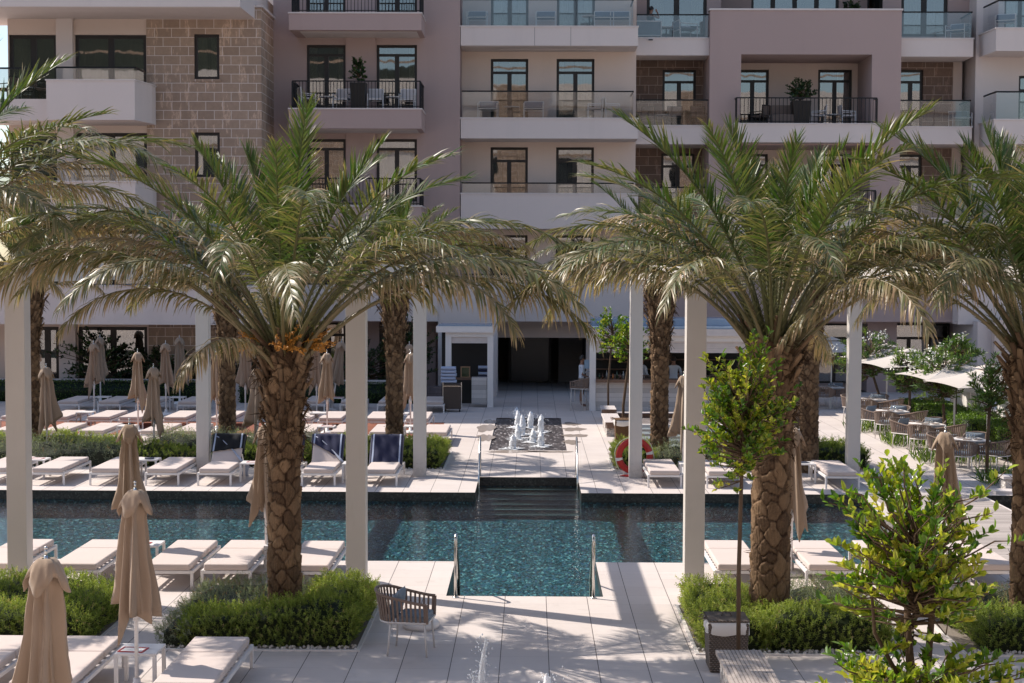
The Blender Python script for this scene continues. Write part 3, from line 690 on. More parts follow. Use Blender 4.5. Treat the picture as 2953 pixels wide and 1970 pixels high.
# ================================================================ FURNITURE
ORD=['first','second','third','fourth','fifth','sixth','seventh','eighth','ninth','tenth']
def fabric(name,col,scale=260,var=.06):
    t=NT(name); p=t.obj(); n=t.noise(p,2.2,4); c=t.mix(n,[k*(1-var) for k in col],[min(1,k*(1+var)) for k in col])
    wv=t.noise(t.mapping(p,(1,1,1)),scale,2); c=t.mix(t.math('MULTIPLY',wv,.3),c,[k*.75 for k in col])
    return t.done(t.bsdf(c,.9,0,t.bump(wv,.25,.003),.15,**{'Sheen Weight':.15}))
MAT['cushion']=fabric('beige_cushion',(.60,.50,.455))
MAT['canvas']=fabric('taupe_canvas',(.33,.24,.172),200)
MAT['grey_cush']=fabric('blue_grey_cushion',(.20,.235,.28))
MAT['navy']=fabric('navy_cloth',(.018,.022,.045))
MAT['weave']=fabric('taupe_rope',(.215,.155,.125),90,.2)
MAT['wicker_pad']=fabric('linen',(.70,.66,.62))
MAT['red']=plain('red_plastic',(.42,.018,.014),.4)
MAT['paper']=plain('paper',(.72,.69,.66),.7)
MAT['alu']=plain('painted_aluminium',(.60,.555,.52),.4,0,.04,10)
def lounger(name='sun_lounger',up=False):
    o=empty(name)
    W,L=.72,2.06; m=MB()
    for s in (-1,1): m.box(s*W/2-.02,s*W/2+.02,-L/2+.04,L/2-.04,.235,.285)
    m.box(-W/2+.021,W/2-.021,-L/2+.0,-L/2+.035,.235,.283); m.box(-W/2+.021,W/2-.021,L/2-.035,L/2,.235,.283)
    for k in range(9): y=-.9+k*.21; m.box(-W/2+.021,W/2-.021,y,y+.06,.262,.279)
    m.build('frame',MAT['white_metal'],o,bevel=.004,seg=1)
    for sx in (-1,1):
        for sy in (-1,1): MB().box(sx*W/2-.021,sx*W/2+.021,sy*(L/2-.02)-.021,sy*(L/2-.02)+.021,0,.288).build('leg',MAT['white_metal'],o,bevel=.004,seg=1)
    MB().box(-.335,.335,-L/2-.01,.27,.288,.385).build('seat_cushion',MAT['cushion'],o,bevel=.028,seg=3)
    b=MB().box(-.335,.335,.0,.74,.0,.095).build('back_cushion',MAT['cushion'],o,loc=(0,.285,.289),bevel=.028,seg=3)
    if up:
        b.rotation_euler=(math.radians(52),0,0)
        q=MB().bar((-.3,.32,.27),(-.3,.72,.82),.03).bar((.3,.32,.27),(.3,.72,.82),.03).bar((-.3,.72,.82),(.3,.72,.82),.03).bar((-.28,.6,.66),(-.28,.95,.27),.025).bar((.28,.6,.66),(.28,.95,.27),.025)
        q.build('backrest_frame',MAT['white_metal'],o)
    st=MB(); 
    st.rings([[(x,-.93,.245-.045*(1-(x/.34)**2)) for x in np.linspace(-.34,.34,11)],[(x,-.90,.245-.045*(1-(x/.34)**2)) for x in np.linspace(-.34,.34,11)]],closed=False)
    st.build('strap',MAT['cushion'],o)
    tag(o,None,'sun lounger'); return o
L0=lounger(); L1=lounger('sun_lounger',True); used=set()
def put_lounger(x,yfront,label,group,up=False,rz=0.0):
    src=L1 if up else L0
    o=src if src not in used else copy_tree(src); used.add(src)
    place(o,x,yfront+1.03,0,rz,label,group); o['category']='sun lounger'; return o
def table():
    o=empty('side_table'); MB().box(-.24,.24,-.24,.24,.405,.435).build('table_top',MAT['white_metal'],o,bevel=.004,seg=1)
    for sx in (-1,1):
        for sy in (-1,1): MB().box(sx*.22-.02,sx*.22+.02,sy*.22-.02,sy*.22+.02,0,.404).build('leg',MAT['white_metal'],o)
    tag(o,None,'side table'); return o
T0=table()
def put_table(x,y,label,group='white side tables between the loungers'):
    o=T0 if T0 not in used else copy_tree(T0); used.add(T0); return place(o,x,y,0,0,label,group)
def menu():
    o=empty('menu_card'); m=MB()
    m.box(-.11,.11,-.15,-.13,0,.008).box(-.11,.11,.13,.15,0,.008).box(-.11,-.09,-.13,.13,0,.008).box(.09,.11,-.13,.13,0,.008); m.build('border',MAT['red'],o)
    MB().box(-.09,.09,-.13,.13,0,.004).build('page',MAT['paper'],o); tag(o,None,'menu'); return o
M0=menu()
def put_menu(x,y,z,rz,label):
    o=M0 if M0 not in used else copy_tree(M0); used.add(M0); return place(o,x,y,z,rz,label,'red framed menus on the side tables')
# ---- closed parasols
def parasol(seed):
    r=random.Random(seed); o=empty('closed_parasol')
    MB().tube([(0,0,.05),(0,0,2.30)],.024,10).build('pole',MAT['white_metal'],o,smooth=True)
    MB().tube([(0,0,2.27),(0,0,2.36)],[.022,.018],8).tube([(0,0,2.36),(0,0,2.41)],.011,8).lathe([(.001,2.405),(.016,2.415),(.018,2.425),(.001,2.44)],8).build('finial',MAT['steel'],o,smooth=True)
    MB().tube([(0,0,.86),(0,0,1.02)],[.036,.040],10).build('collar',MAT['white_metal'],o,smooth=True)
    MB().lathe([(.25,.002),(.26,.02),(.255,.05),(.20,.075),(.05,.085),(.04,.2)],24).build('base',MAT['wicker_pad'] if False else MAT['white_metal'],o,smooth=True)
    n=128; nf=8; ph=[2*math.pi*k/nf+r.uniform(-.22,.22) for k in range(nf)]; am=[r.uniform(.7,1.25) for _ in range(nf)]; dp=[r.uniform(-.34,.12) for _ in range(nf)]
    lean=(r.uniform(-.03,.03),r.uniform(-.03,.03)); bias=r.uniform(0,6.28); bb=r.uniform(.12,.28)
    prof=[(2.27,.055,.0),(2.2,.095,.15),(2.1,.125,.35),(2.02,.118,.55),(1.95,.125,.62),(1.85,.140,.55),(1.7,.152,.5),(1.5,.172,.52),(1.35,.192,.56),(1.2,.212,.6),(1.1,.225,.63),(1.02,.232,.64)]
    rings=[]
    for i,(z,R0,a) in enumerate(prof):
        ring=[]; tl=max(0,(2.0-z)/.98)
        for k in range(n):
            th=2*math.pi*k/n; f=0; zz_=0
            for q in range(nf):
                d=(th-ph[q]-.25*tl*math.sin(q*2.1+seed)+math.pi)%(2*math.pi)-math.pi; e=math.exp(-abs(d/.20)**1.5)*am[q]; f+=e; zz_+=e*dp[q]
            rr=R0*(1-.80*a+1.16*a*min(f,1.25)**1.2)*(1+bb*tl*math.cos(th-bias)); rr+=.012*math.sin(th*11+z*5+seed)*min(1,tl*2+.2)+.006*math.sin(th*29+z*9)*min(1,tl*2)+.004*math.sin(z*38+th*5+seed)*min(1,tl*3)*(1-.4*tl)
            zo=zz_*tl**3*1.3-.10*tl**4*math.cos(th-bias)
            ring.append((rr*math.cos(th)+lean[0]*tl,rr*math.sin(th)+lean[1]*tl,z+zo))
        rings.append(ring)
    # hem turns inward so that the cloth has an inside
    last=rings[-1]; rings.append([(x*.93,y*.93,z+.004) for x,y,z in last]); rings.append([(x*.45,y*.45,z+.25) for x,y,z in last])
    MB().rings(rings).build('canopy',MAT['canvas'],o,smooth=True)
    tw=r.uniform(0,1.5); cr=[]
    for z,R0,k4 in ((2.335,.035,0),(2.33,.075,.05),(2.28,.115,.2),(2.20,.150,.45),(2.11,.175,.8)):
        ring=[]
        for k in range(n):
            th=2*math.pi*k/n; c4=abs(math.cos(2*(th-tw)))**1.6; fold=.06*math.sin(12*th+seed)*k4+.05*math.sin(7*th+2*seed)*k4
            rr=R0*(1+.17*k4*2*(c4-.35)+fold); ring.append((rr*math.cos(th),rr*math.sin(th),z-(.12*c4-.07)*k4*1.6+.012*math.sin(9*th)*k4))
        cr.append(ring)
    l=cr[-1]; cr.append([(x*.94,y*.94,z+.003) for x,y,z in l]); cr.append([(x*.7,y*.7,z+.06) for x,y,z in l])
    MB().rings(cr).build('vent_cap',MAT['canvas'],o,smooth=True)
    tag(o,None,'parasol'); return o
PV=[parasol(s) for s in (3,11,27,40)]
def put_parasol(x,y,rz,v,label,group,tilt=0):
    src=PV[v]; o=src if src not in used else copy_tree(src); used.add(src); place(o,x,y,0,rz,label,group)
    if tilt: o.rotation_euler=(0,tilt,0)
    return o
# poolside row nearest the camera
gn='loungers in the near poolside row'
for x,y,l in ((-8.12,22.6,'beige lounger with white frame behind the leftmost near pergola post'),(-6.84,22.6,'beige lounger just left of the tall closed parasol in the near poolside row'),
    (-5.44,22.6,'beige lounger just right of the tall closed parasol in the near poolside row'),(-4.57,22.63,'beige lounger close to the left side of the left palm trunk by the pool'),(-3.36,22.6,'beige lounger between the left palm trunk and the white pergola post'),
    (3.16,22.87,'beige lounger behind the thin citrus stem by the pool'),(4.53,22.9,'beige lounger to the right of the right palm trunk by the pool'),(5.61,22.94,'beige lounger behind the branches of the front citrus bush'),(7.0,22.98,'beige lounger with rounded cushion beside the boardwalk')):
    put_lounger(x,y,l,gn)
gf='loungers in the far poolside row'
for x,y,l,u in ((-11.94,33.4,'beige lounger cut by the left frame edge across the pool',0),(-10.68,33.36,'flat beige lounger across the pool just right of the leftmost post',0),(-9.38,33.39,'flat beige lounger across the pool beside the shaded parasol at its right',0),
    (-8.15,33.39,'flat beige lounger across the pool next to the slim far post',0),(-7.0,33.43,'raised lounger across the pool with a black towel over its backrest',1),(-5.62,33.43,'raised lounger across the pool mostly hidden by the left palm trunk',1),
    (-4.70,33.46,'raised lounger across the pool with a navy towel slung diagonally',1),(-3.33,33.46,'raised lounger across the pool fully covered by a navy towel',1),
    (2.95,33.5,'flat beige lounger beside the red life ring across the pool',0),(4.24,33.45,'flat beige lounger across the pool behind the citrus crown',0),(6.85,33.44,'flat beige lounger at the right end of the far poolside row',0)):
    put_lounger(x,y,l,gf,bool(u))
gc='loungers on the courtyard terrace'
for nm,yf,xs in (('front courtyard row behind the planted bed',41.12,[-14.3,-12.98,-11.95,-10.28,-9.38,-6.24,-5.12,-4.05,-2.62]),
                 ('middle courtyard row on the terracotta deck',44.9,[-15.4,-14.10,-12.83,-11.88,-10.56,-9.17,-6.85,-5.95,-4.57,-3.38]),
                 ('back courtyard row before the clipped hedge',50.05,[-15.31,-13.95,-12.70,-11.33,-7.25,-6.0,-4.75,-3.27])):
    for i,x in enumerate(xs): put_lounger(x,yf+ (0 if yf<50 or i<4 else .45),'beige lounger, %s from the left in the %s'%(ORD[i],nm),gc)
gg_='loungers on the front terrace'
for x,l in ((-6.3,'beige lounger at the lower left corner beside the cropped parasol'),(-5.27,'beige lounger in the foreground left of the table with the red menu'),(-3.72,'beige lounger in the foreground right of the table with the red menu')):
    put_lounger(x,16.12,l,gg_)
# parasols
gp_='closed taupe parasols'
for i,(x,y,rz,v,l) in enumerate(((-4.437,16.948,.3,0,'closed taupe parasol standing behind the foreground table with the red menu'),(-6.366,24.0,1.1,1,'closed taupe parasol directly behind the tall front one beside the pool'),(-4.158,12.934,2.0,2,'closed taupe parasol nearest the camera, its pole cut by the lower frame edge'),
    (-4.2,24.0,2.6,3,'closed taupe parasol half hidden behind the left palm trunk by the pool'),(4.12,24.0,.9,1,'closed taupe parasol half hidden behind the right palm trunk by the pool'),(6.365,23.45,1.9,0,'closed taupe parasol behind the front citrus bush'),
    (-12.01,37.53,.2,3,'closed grey taupe parasol in the planted bed right of the leftmost near post'),(-9.366,37.61,1.4,1,'closed grey taupe parasol in the planted bed above the front parasol'),(-6.76,37.42,.7,2,'closed grey taupe parasol touching the left palm trunk at its left'),
    (6.56,37.1,2.2,0,'closed taupe parasol between the two right palm trunks'),(3.55,35.55,.5,2,'closed taupe parasol peeking out left of the right near post'))):
    put_parasol(x,y,rz,v,l,gp_)
for i,(x,y,v) in enumerate(((-14.45,44.19,0),(-11.46,44.17,1),(-9.17,44.21,3),(-5.94,44.16,0),(-3.52,44.26,2))):
    put_parasol(x,y,i*1.3,v,'closed taupe parasol, %s from the left in the row over the terracotta deck'%ORD[i],gp_)
for i,(x,y,v) in enumerate(((-14.18,49.15,2),(-11.89,49.35,0),(-9.27,49.19,1),(-6.92,48.94,3),(-3.97,49.43,1))):
    put_parasol(x,y,i*.9+.4,v,'closed taupe parasol, %s from the left in the courtyard row behind the terracotta deck'%ORD[i],gp_)
for i,(x,y,v) in enumerate(((-15.2,53.48,1),(-12.40,53.5,3),(-9.50,53.37,2))):
    put_parasol(x,y,i*2.1,v,'closed taupe parasol, %s from the left in the rearmost row against the hedge'%ORD[i],gp_)
put_parasol(-6.75,51.4,0,0,'closed taupe parasol leaning to the right near the rear hedge',gp_,.14)
# side tables and menus
tb=[(-6.12,24.05,'white side table by the parasol behind the tall front one'),(-3.98,24.1,'white side table behind the left palm trunk by the pool'),(6.3,24.0,'white side table between the two right loungers by the boardwalk'),(3.87,24.1,'white side table behind the right palm trunk by the pool'),
    (-4.50,17.35,'white side table in the foreground holding the red menu'),(-11.3,34.6,'white side table across the pool behind the leftmost near post'),(-8.77,34.7,'white side table across the pool right of the front parasol'),(-6.3,34.2,'white side table across the pool beside the black towel'),(-4.0,34.2,'white side table across the pool hidden by the white near post'),
    (3.6,34.5,'white side table across the pool beside the lounger with the life ring'),(6.2,34.6,'white side table at the right end across the pool'),
    (-13.5,45.9,'white side table on the left part of the terracotta deck'),(-11.2,42.0,'white side table in the front courtyard row at the left'),(-14.5,51.3,'white side table in the back courtyard row at the left'),(-11.95,51.3,'white side table in the back courtyard row beneath the rear parasol'),
    (-6.45,46.0,'white side table on the terracotta deck right of the left palm trunk'),(-5.68,42.1,'white side table in the front courtyard row right of the left palm trunk'),(-6.6,51.4,'white side table under the leaning parasol'),(-3.95,46.0,'white side table on the terracotta deck behind the far palm trunk'),(-3.3,42.3,'white side table in the front courtyard row by the far post')]
for x,y,l in tb: put_table(x,y,l)
put_menu(-4.56,17.28,.436,1.45,'red framed menu lying on the foreground side table')
for x,y,l in ((-6.2,24.0,'red framed menu on the table by the second tall parasol'),(-6.25,34.2,'red framed menu on the table beside the black towel'),(-5.65,42.1,'red framed menu on the courtyard table right of the left palm trunk'),(-11.3,34.6,'dark red framed menu on the far table behind the leftmost near post'),(-6.55,51.4,'red framed menu on the table under the leaning parasol')): put_menu(x,y,.436,1.4,l)
bm=MB().box(-.1,.1,-.13,.13,0,.012)
for x,y,l in ((6.25,24.0,'dark blue folder on the side table by the boardwalk'),(-3.98,24.1,'dark blue folder on the side table behind the left palm trunk'),(-8.75,34.7,'dark blue folder on the far table right of the front parasol'),(6.2,34.6,'dark blue folder on the side table at the right end across the pool'),(-3.95,46.0,'dark blue folder on the deck table behind the far palm trunk')):
    tag(bm.build('folder',MAT['navy'],None,(x,y,.436),.2),l,'folder','dark folders on the side tables')
# towels over the raised backs
def towel_mat(name,col,edge,band):
    t=NT(name); p=t.obj(); sp=t.n('SeparateXYZ',{0:p}); ax=t.math('ABSOLUTE',sp.outputs[0])
    s=t.math('MULTIPLY',t.math('GREATER_THAN',ax,band),t.math('LESS_THAN',ax,band+.035))
    c=t.mix(s,col,edge); s2=t.math('LESS_THAN',sp.outputs[1],-.02); 
    return t.done(t.bsdf(c,.95,0,t.bump(t.noise(p,150,2),.4,.004),.1,**{'Sheen Weight':.3}))
MAT['towel_navy']=towel_mat('navy_towel',(.020,.022,.055),(.42,.46,.58),.29)
MAT['towel_black']=towel_mat('black_towel',(.012,.012,.014),(.42,.46,.55),.29)
MAT['towel_back']=plain('pale_blue_towel',(.42,.45,.54),.95,bump=.4,bscale=150)
def towel(x,yf,low,skew,mat,label,drop_side=0):
    """cloth in the lounger's own frame: up the front of the raised back, over its top edge and down behind it"""
    a=math.radians(52); hx,hy,hz=0,.285,.289
    def pt(u,v,n):   # v along the back (0 hinge .. .74 top), n out of the cushion
        return (u,hy+v*math.cos(a)-n*math.sin(a),hz+v*math.sin(a)+n*math.cos(a))
    rr=random.Random(label); nu,nv=26,34; g=[]
    for j in range(nv+1):
        row=[]
        for i in range(nu+1):
            s=i/nu; u=-.385+.77*s; lo=low+skew*(1-s)
            w_=j/nv; span=(.74-lo)+.14+.42; d=w_*span
            fold=.012*math.sin(u*31+d*5)+.009*math.sin(u*17-d*11+1)
            over=max(0,abs(u)-.34); 
            if d<.74-lo: p=pt(u,lo+d,.128+fold*.8-over*1.5)
            elif d<.74-lo+.14:
                q=(d-(.74-lo))/.14*math.pi; p=pt(u,.74+.05*math.sin(q)+.02,.048+.080*math.cos(q)+fold*.3-over)
            else: p=pt(u*(1-.12*(d-(.74-lo+.14))),.74-(d-(.74-lo)-.14),-.02-fold-.02)
            row.append((p[0],p[1],max(p[2],.03)))
        g.append(row)
    o=MB().rings(g,closed=False).build('towel',mat,None,(x,yf+1.03,0),smooth=True)
    sm=o.modifiers.new('thick','SOLIDIFY'); sm.thickness=.008
    tag(o,label,'towel','towels over the raised loungers')
    if drop_side:
        e=MB(); rows=[]
        for j in range(14):
            w_=j/13; row=[]
            for i in range(9):
                s=i/8; b=pt(-.30+.66*w_**.8,.70-.66*w_,.125); row.append((b[0]+.09*s+.02*math.sin(s*9+w_*4),b[1]-.02*s,b[2]-.05*s-.0+.012*math.sin(s*7)))
            rows.append(row)
        for j in range(6):
            w_=j/5; rows.append([(.37+.13*s+.02*math.sin(s*8+j),hy+.02+.06*s+.02*j*.3,.30-.27*w_-.02*s) for s in [i/8 for i in range(9)]])
        o2=MB().rings(rows,closed=False).build('folded_edge',MAT['towel_back'],o,smooth=True); sm=o2.modifiers.new('thick','SOLIDIFY'); sm.thickness=.012
    return o
towel(-7.0,33.43,.40,-.12,MAT['towel_black'],'black towel with white edge stripes over the lounger back, its pale underside folded out',1)
towel(-5.62,33.43,.05,0,MAT['towel_navy'],'navy towel with white stripes peeking out right of the left palm trunk')
towel(-4.70,33.46,.08,.48,MAT['towel_navy'],'navy towel slung diagonally over the lounger back with its pale fold hanging',1)
towel(-3.33,33.46,-.02,0,MAT['towel_navy'],'navy towel spread over the whole lounger back nearest the pool steps')
# ---- woven armchair, also the source of the dining chairs and bar stools
def woven(kind):
    hi=kind=='stool'; o=empty('bar_stool' if hi else 'armchair'); zs=.72 if hi else .40; top=.26 if hi else .26; bk=.14
    N=40; w,d=(.25,.24) if hi else (.285,.27)
    def U(t,inset=0):   # t 0..1 along a horseshoe open to +y
        L1=.46*d/.27; A=math.pi*.5*(w+d)*.5*2; tot=2*L1+A; s=t*tot
        if s<L1: return (-w+inset,d*.93-s)
        if s>tot-L1: return (w-inset,d*.93-(tot-s))
        q=(s-L1)/A*math.pi; y0=d*.93-L1
        return (-(w-inset)*math.cos(q),y0-(d*.78-inset)*math.sin(q))
    pts_t=[];pts_b=[]
    for i in range(N+1):
        t=i/N; x,y=U(t); e=math.sin(math.pi*t)**1.5; pts_t.append((x*1.03,y-.03*e,zs+top+bk*e)); x,y=U(t,.035); pts_b.append((x,y,zs+.02))
    f=MB(); f.tube(pts_b,.014,6); f.bar(pts_b[0],pts_b[-1],.028); 
    f.build('seat_frame',MAT['alu'],o)
    m=MB(); m.tube(pts_t,.019,8)
    n=30 if hi else 32
    for k in range(n):
        t=(k+.5)/n; i=int(t*N); fr=t*N-i; A=Vector(pts_t[i]).lerp(Vector(pts_t[i+1]),fr); B=Vector(pts_b[i]).lerp(Vector(pts_b[i+1]),fr)
        tt=(Vector(pts_t[i+1])-Vector(pts_t[i])); tt.z=0; tt.normalize(); out=Vector((tt.y,-tt.x,0))
        for dx in (0,):
            a=tt*.0125; e=out*.006
            m.v+= [tuple(p) for p in (B-a-e,B+a-e,B+a+e,B-a+e,A-a-e,A+a-e,A+a+e,A-a+e)]; b=len(m.v)-8
            m.f+=[tuple(b+i_ for i_ in q) for q in ((0,1,5,4),(1,2,6,5),(2,3,7,6),(3,0,4,7))]
    for p in (0,N): m.tube([pts_b[p],pts_t[p]],.018,8)
    m.build('woven_back',MAT['weave'],o)
    sx,sy=(.21,.20) if hi else (.235,.225)
    for a,b in ((-1,-1),(1,-1),(-1,1),(1,1)):
        MB().tube([(a*sx*1.12,b*sy*1.1,0),(a*sx,b*sy*.96,zs+.01)],[.011,.016],6).build('leg',MAT['alu'],o,smooth=True)
    if hi:
        z=.26; q=[(-sx*1.08,-sy*1.06,z),(sx*1.08,-sy*1.06,z),(sx*1.08,sy*1.06,z),(-sx*1.08,sy*1.06,z)]; m=MB()
        for i in range(4): m.tube([q[i],q[(i+1)%4]],.009,6)
        m.build('footrest',MAT['alu'],o)
    MB().box(-w*.86,w*.86,-d*.55,d*.9,zs+.02,zs+.10).build('seat_cushion',MAT['grey_cush'] if not hi else MAT['weave'],o,bevel=.03,seg=3)
    tag(o,None,'stool' if hi else 'armchair'); return o
CH=woven('chair'); CS=woven('stool')
def put_chair(src,x,y,rz,label,group,z=0):
    o=src if src not in used else copy_tree(src); used.add(src); return place(o,x,y,z,rz,label,group)
def pillow(x,y,z,rz,tilt,label,mat=None):
    n=14; g=[]; rows=[]
    for side in (1,-1):
        rr=[]
        for j in range(n+1):
            row=[]
            for i in range(n+1):
                u=-1+2*i/n; v=-1+2*j/n; h=.075*((1-u**2)*(1-v**2))**.42; pin=1-.07*(1-abs(u))*(abs(v)>.99)-.0
                row.append((u*.23*(1-.05*(1-v*v)*0),side*h,v*.20*(1-.06*(1-u*u)*abs(v))))
            rr.append(row)
        rows.append(rr if side>0 else [r[::-1] for r in rr])
    m=MB(); m.rings(rows[0],closed=False); m.rings(rows[1],closed=False)
    o=m.build('pillow',mat or MAT['grey_cush'],None,(x,y,z),rz,smooth=True); o.rotation_euler=(tilt,0,rz)
    return tag(o,label,'pillow','blue grey pillows on the chairs')
put_chair(CH,-1.50,19.0,math.radians(-97),'lone taupe woven armchair turned sideways on the open terrace by the pool steps','woven armchairs')
pillow(-1.68,19.02,.60,math.radians(-97),-.30,'blue grey pillow leaning in the lone armchair by the pool steps')
MB_=MB().lathe([(.235,.0),(.245,.035),(.245,.06),(.235,.085),(.17,.125),(.08,.14),(.001,.142)],36)
o=MB_.build('parasol_base',MAT['white_metal'],None,(-1.47,20.30,0),smooth=True); tag(o,'round white domed parasol weight on the paving behind the lone armchair','parasol base')
# ---- hand rails of the pool
def handrail(x,y0,dy,label):
    h=.93; pts=[(x,y0,0)]
    pts+=[(x,y0+dy*.0,h-.10)]
    for k in range(1,7):
        a=k/6*math.radians(118); pts.append((x,y0+dy*(.085*(1-math.cos(a))),h-.10+.085*math.sin(a)))
    pts+=[(x,y0+dy*.95,.17),(x,y0+dy*1.02,.08),(x,y0+dy*1.03,-.5)]
    o=empty('pool_handrail',(0,0,0),0,label,'handrail','stainless pool handrails')
    MB().tube(pts,.024,10).build('rail',MAT['steel'],o,smooth=True); MB().lathe([(.05,.001),(.05,.012),(.03,.02)],14,x,y0).build('flange',MAT['steel'],o,smooth=True)
handrail(-1.10,22.17,1,'stainless handrail at the left of the near pool steps'); handrail(.92,22.17,1,'stainless handrail at the right of the near pool steps')
handrail(-1.18,35.2,-1,'stainless handrail at the left of the far pool steps'); handrail(1.05,35.2,-1,'stainless handrail at the right of the far pool steps')
# ---- life ring
o=empty('life_ring',(2.42,35.62,.44),0,'red life ring with white bands hung behind the far pergola post','life ring')
rg=[]
for i in range(48):
    a=2*math.pi*i/48; rg.append([((.36+.075*math.cos(b))*math.cos(a),.055*math.sin(b),(.36+.075*math.cos(b))*math.sin(a)) for b in [2*math.pi*k/12 for k in range(12)]])
rg.append(rg[0]); MB().rings(rg).build('ring',MAT['red'],o,smooth=True)
for a0 in (.2,1.77,3.34,4.91):
    rg=[]
    for i in range(5):
        a=a0-.09+.18*i/4; rg.append([((.36+.079*math.cos(b))*math.cos(a),.059*math.sin(b),(.36+.079*math.cos(b))*math.sin(a)) for b in [2*math.pi*k/12 for k in range(12)]])
    MB().rings(rg).build('white_band',MAT['white_metal'],o,smooth=True)
pts=[]
for i in range(49):
    a=2*math.pi*i/48; s=abs(math.sin(2*(a-.2))); pts.append(((.445+.03*s)*math.cos(a),-.02,(.445+.03*s)*math.sin(a)))
MB().tube(pts,.008,5).build('rope',MAT['wicker_pad'],o)
pts=[(.25*math.sin(i*1.1)*(.4+.1*(i%7)/2),.12*math.cos(i*1.1)*(.6+.1*(i%5)),.012+.006*(i%3)) for i in range(60)]
tag(MB().tube(pts,.010,5).build('rope_coil',MAT['red'],None,(2.25,35.32,0)),'red rope coil on the paving under the life ring','rope')
# ================================================================ PLANTS
def leaf_mat(name,stops,trans=.3,rough=.42,spec=.5):
    t=NT(name); a=t.n('Attribute',attribute_name='tone').outputs['Fac']
    c=t.ramp(a,stops); b=t.bsdf(c,rough,0,None,spec)
    tl=t.n('BsdfTranslucent',{'Color':t.mix(1.0,c,(1.5,1.6,.7),'MULTIPLY')}).outputs[0]
    return t.done(t.n('MixShader',{0:trans,1:b,2:tl}).outputs[0])
MAT['palm']=leaf_mat('palm_leaf',[(0,(.040,.105,.012)),(.3,(.075,.105,.026)),(.55,(.145,.130,.055)),(.8,(.34,.25,.145)),(1,(.42,.28,.18))],.26,.42)
MAT['rosemary']=leaf_mat('rosemary_leaf',[(0,(.020,.030,.009)),(.35,(.14,.185,.036)),(.8,(.30,.35,.085)),(1,(.34,.27,.13))],.42,.5,.3)
MAT['silver']=leaf_mat('silver_leaf',[(0,(.04,.045,.03)),(.4,(.20,.225,.15)),(.8,(.36,.385,.28)),(1,(.32,.20,.11))],.25,.6,.2)
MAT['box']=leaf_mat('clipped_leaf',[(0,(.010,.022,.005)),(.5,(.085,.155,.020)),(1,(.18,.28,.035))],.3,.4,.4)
MAT['citrus']=leaf_mat('citrus_leaf',[(0,(.030,.075,.010)),(.45,(.105,.20,.018)),(.8,(.32,.36,.035)),(1,(.46,.42,.07))],.35,.30,.5)
MAT['oleander']=leaf_mat('oleander_leaf',[(0,(.025,.06,.018)),(.6,(.075,.145,.035)),(1,(.16,.22,.05))],.3,.4,.5)
MAT['laurel']=leaf_mat('laurel_leaf',[(0,(.010,.024,.008)),(.6,(.035,.075,.018)),(1,(.09,.16,.03))],.2,.3,.5)
MAT['strap']=leaf_mat('strap_leaf',[(0,(.03,.06,.012)),(.5,(.10,.17,.03)),(1,(.24,.30,.06))],.3,.4)
def bark(name,a,b,scale=14,bump=.7):
    t=NT(name); p=t.obj(); at=t.n('Attribute',attribute_name='tone').outputs['Fac']
    c=t.mix(at,a,b); n=t.noise(t.mapping(p,(1,1,.35)),scale,6,.7); c=t.mix(t.math('MULTIPLY',n,.75),c,[k*.35 for k in a])
    return t.done(t.bsdf(c,.85,0,t.bump(t.noise(t.mapping(p,(1,1,.25)),scale*3,4,.7),bump,.02),.2))
MAT['palm_bark']=bark('palm_bark',(.075,.042,.025),(.47,.30,.17))
MAT['stem']=bark('young_bark',(.13,.085,.055),(.22,.15,.10),20,.4)
MAT['petiole']=leaf_mat('petiole',[(0,(.12,.12,.03)),(.6,(.25,.19,.06)),(1,(.30,.20,.11))],.0,.4,.4)
MAT['fruit']=plain('orange_dates',(.50,.22,.03),.5)
rng=np.random.default_rng(5)
def unit(a): return a/np.maximum(np.linalg.norm(a,axis=-1,keepdims=True),1e-9)
def leaves(P,D,U,L,W,tone,fold=.25):
    """folded six point leaves; arrays of base points, directions, up hints, lengths, widths, tones"""
    n=len(P); D=unit(D); B=unit(np.cross(D,U)); N=np.cross(B,D); L=np.broadcast_to(L,(n,))[:,None]; W=np.broadcast_to(W,(n,))[:,None]
    v=np.empty((n,6,3)); lift=N*W*fold; sag=-N*L*.10
    v[:,0]=P; v[:,1]=P+D*L*.35+B*W*.5+lift; v[:,2]=P+D*L*.70+B*W*.40+lift+sag*.4
    v[:,3]=P+D*L+sag; v[:,4]=P+D*L*.70-B*W*.40+lift+sag*.4; v[:,5]=P+D*L*.35-B*W*.5+lift
    i=np.arange(n)[:,None]*6; q=np.concatenate([i+np.array([[0,1,2,3]]),i+np.array([[0,3,4,5]])],0)
    return v.reshape(-1,3),q,np.repeat(tone,6)
def tube_np(pts,radii,n=6):
    m=MB(); m.tube(pts,radii,n,cap=False); return np.array(m.v),np.array([f for f in m.f if len(f)==4])
class Acc:
    def __init__(s): s.v=[];s.q=[];s.t=[];s.n=0
    def add(s,v,q,t):
        s.v.append(v); s.q.append(np.asarray(q)+s.n); s.t.append(np.broadcast_to(np.asarray(t,float),(len(v),))); s.n+=len(v)
    def mesh(s,name,mat,smooth=False): return np_mesh(name,np.concatenate(s.v),np.concatenate(s.q),mat,np.concatenate(s.t),smooth)
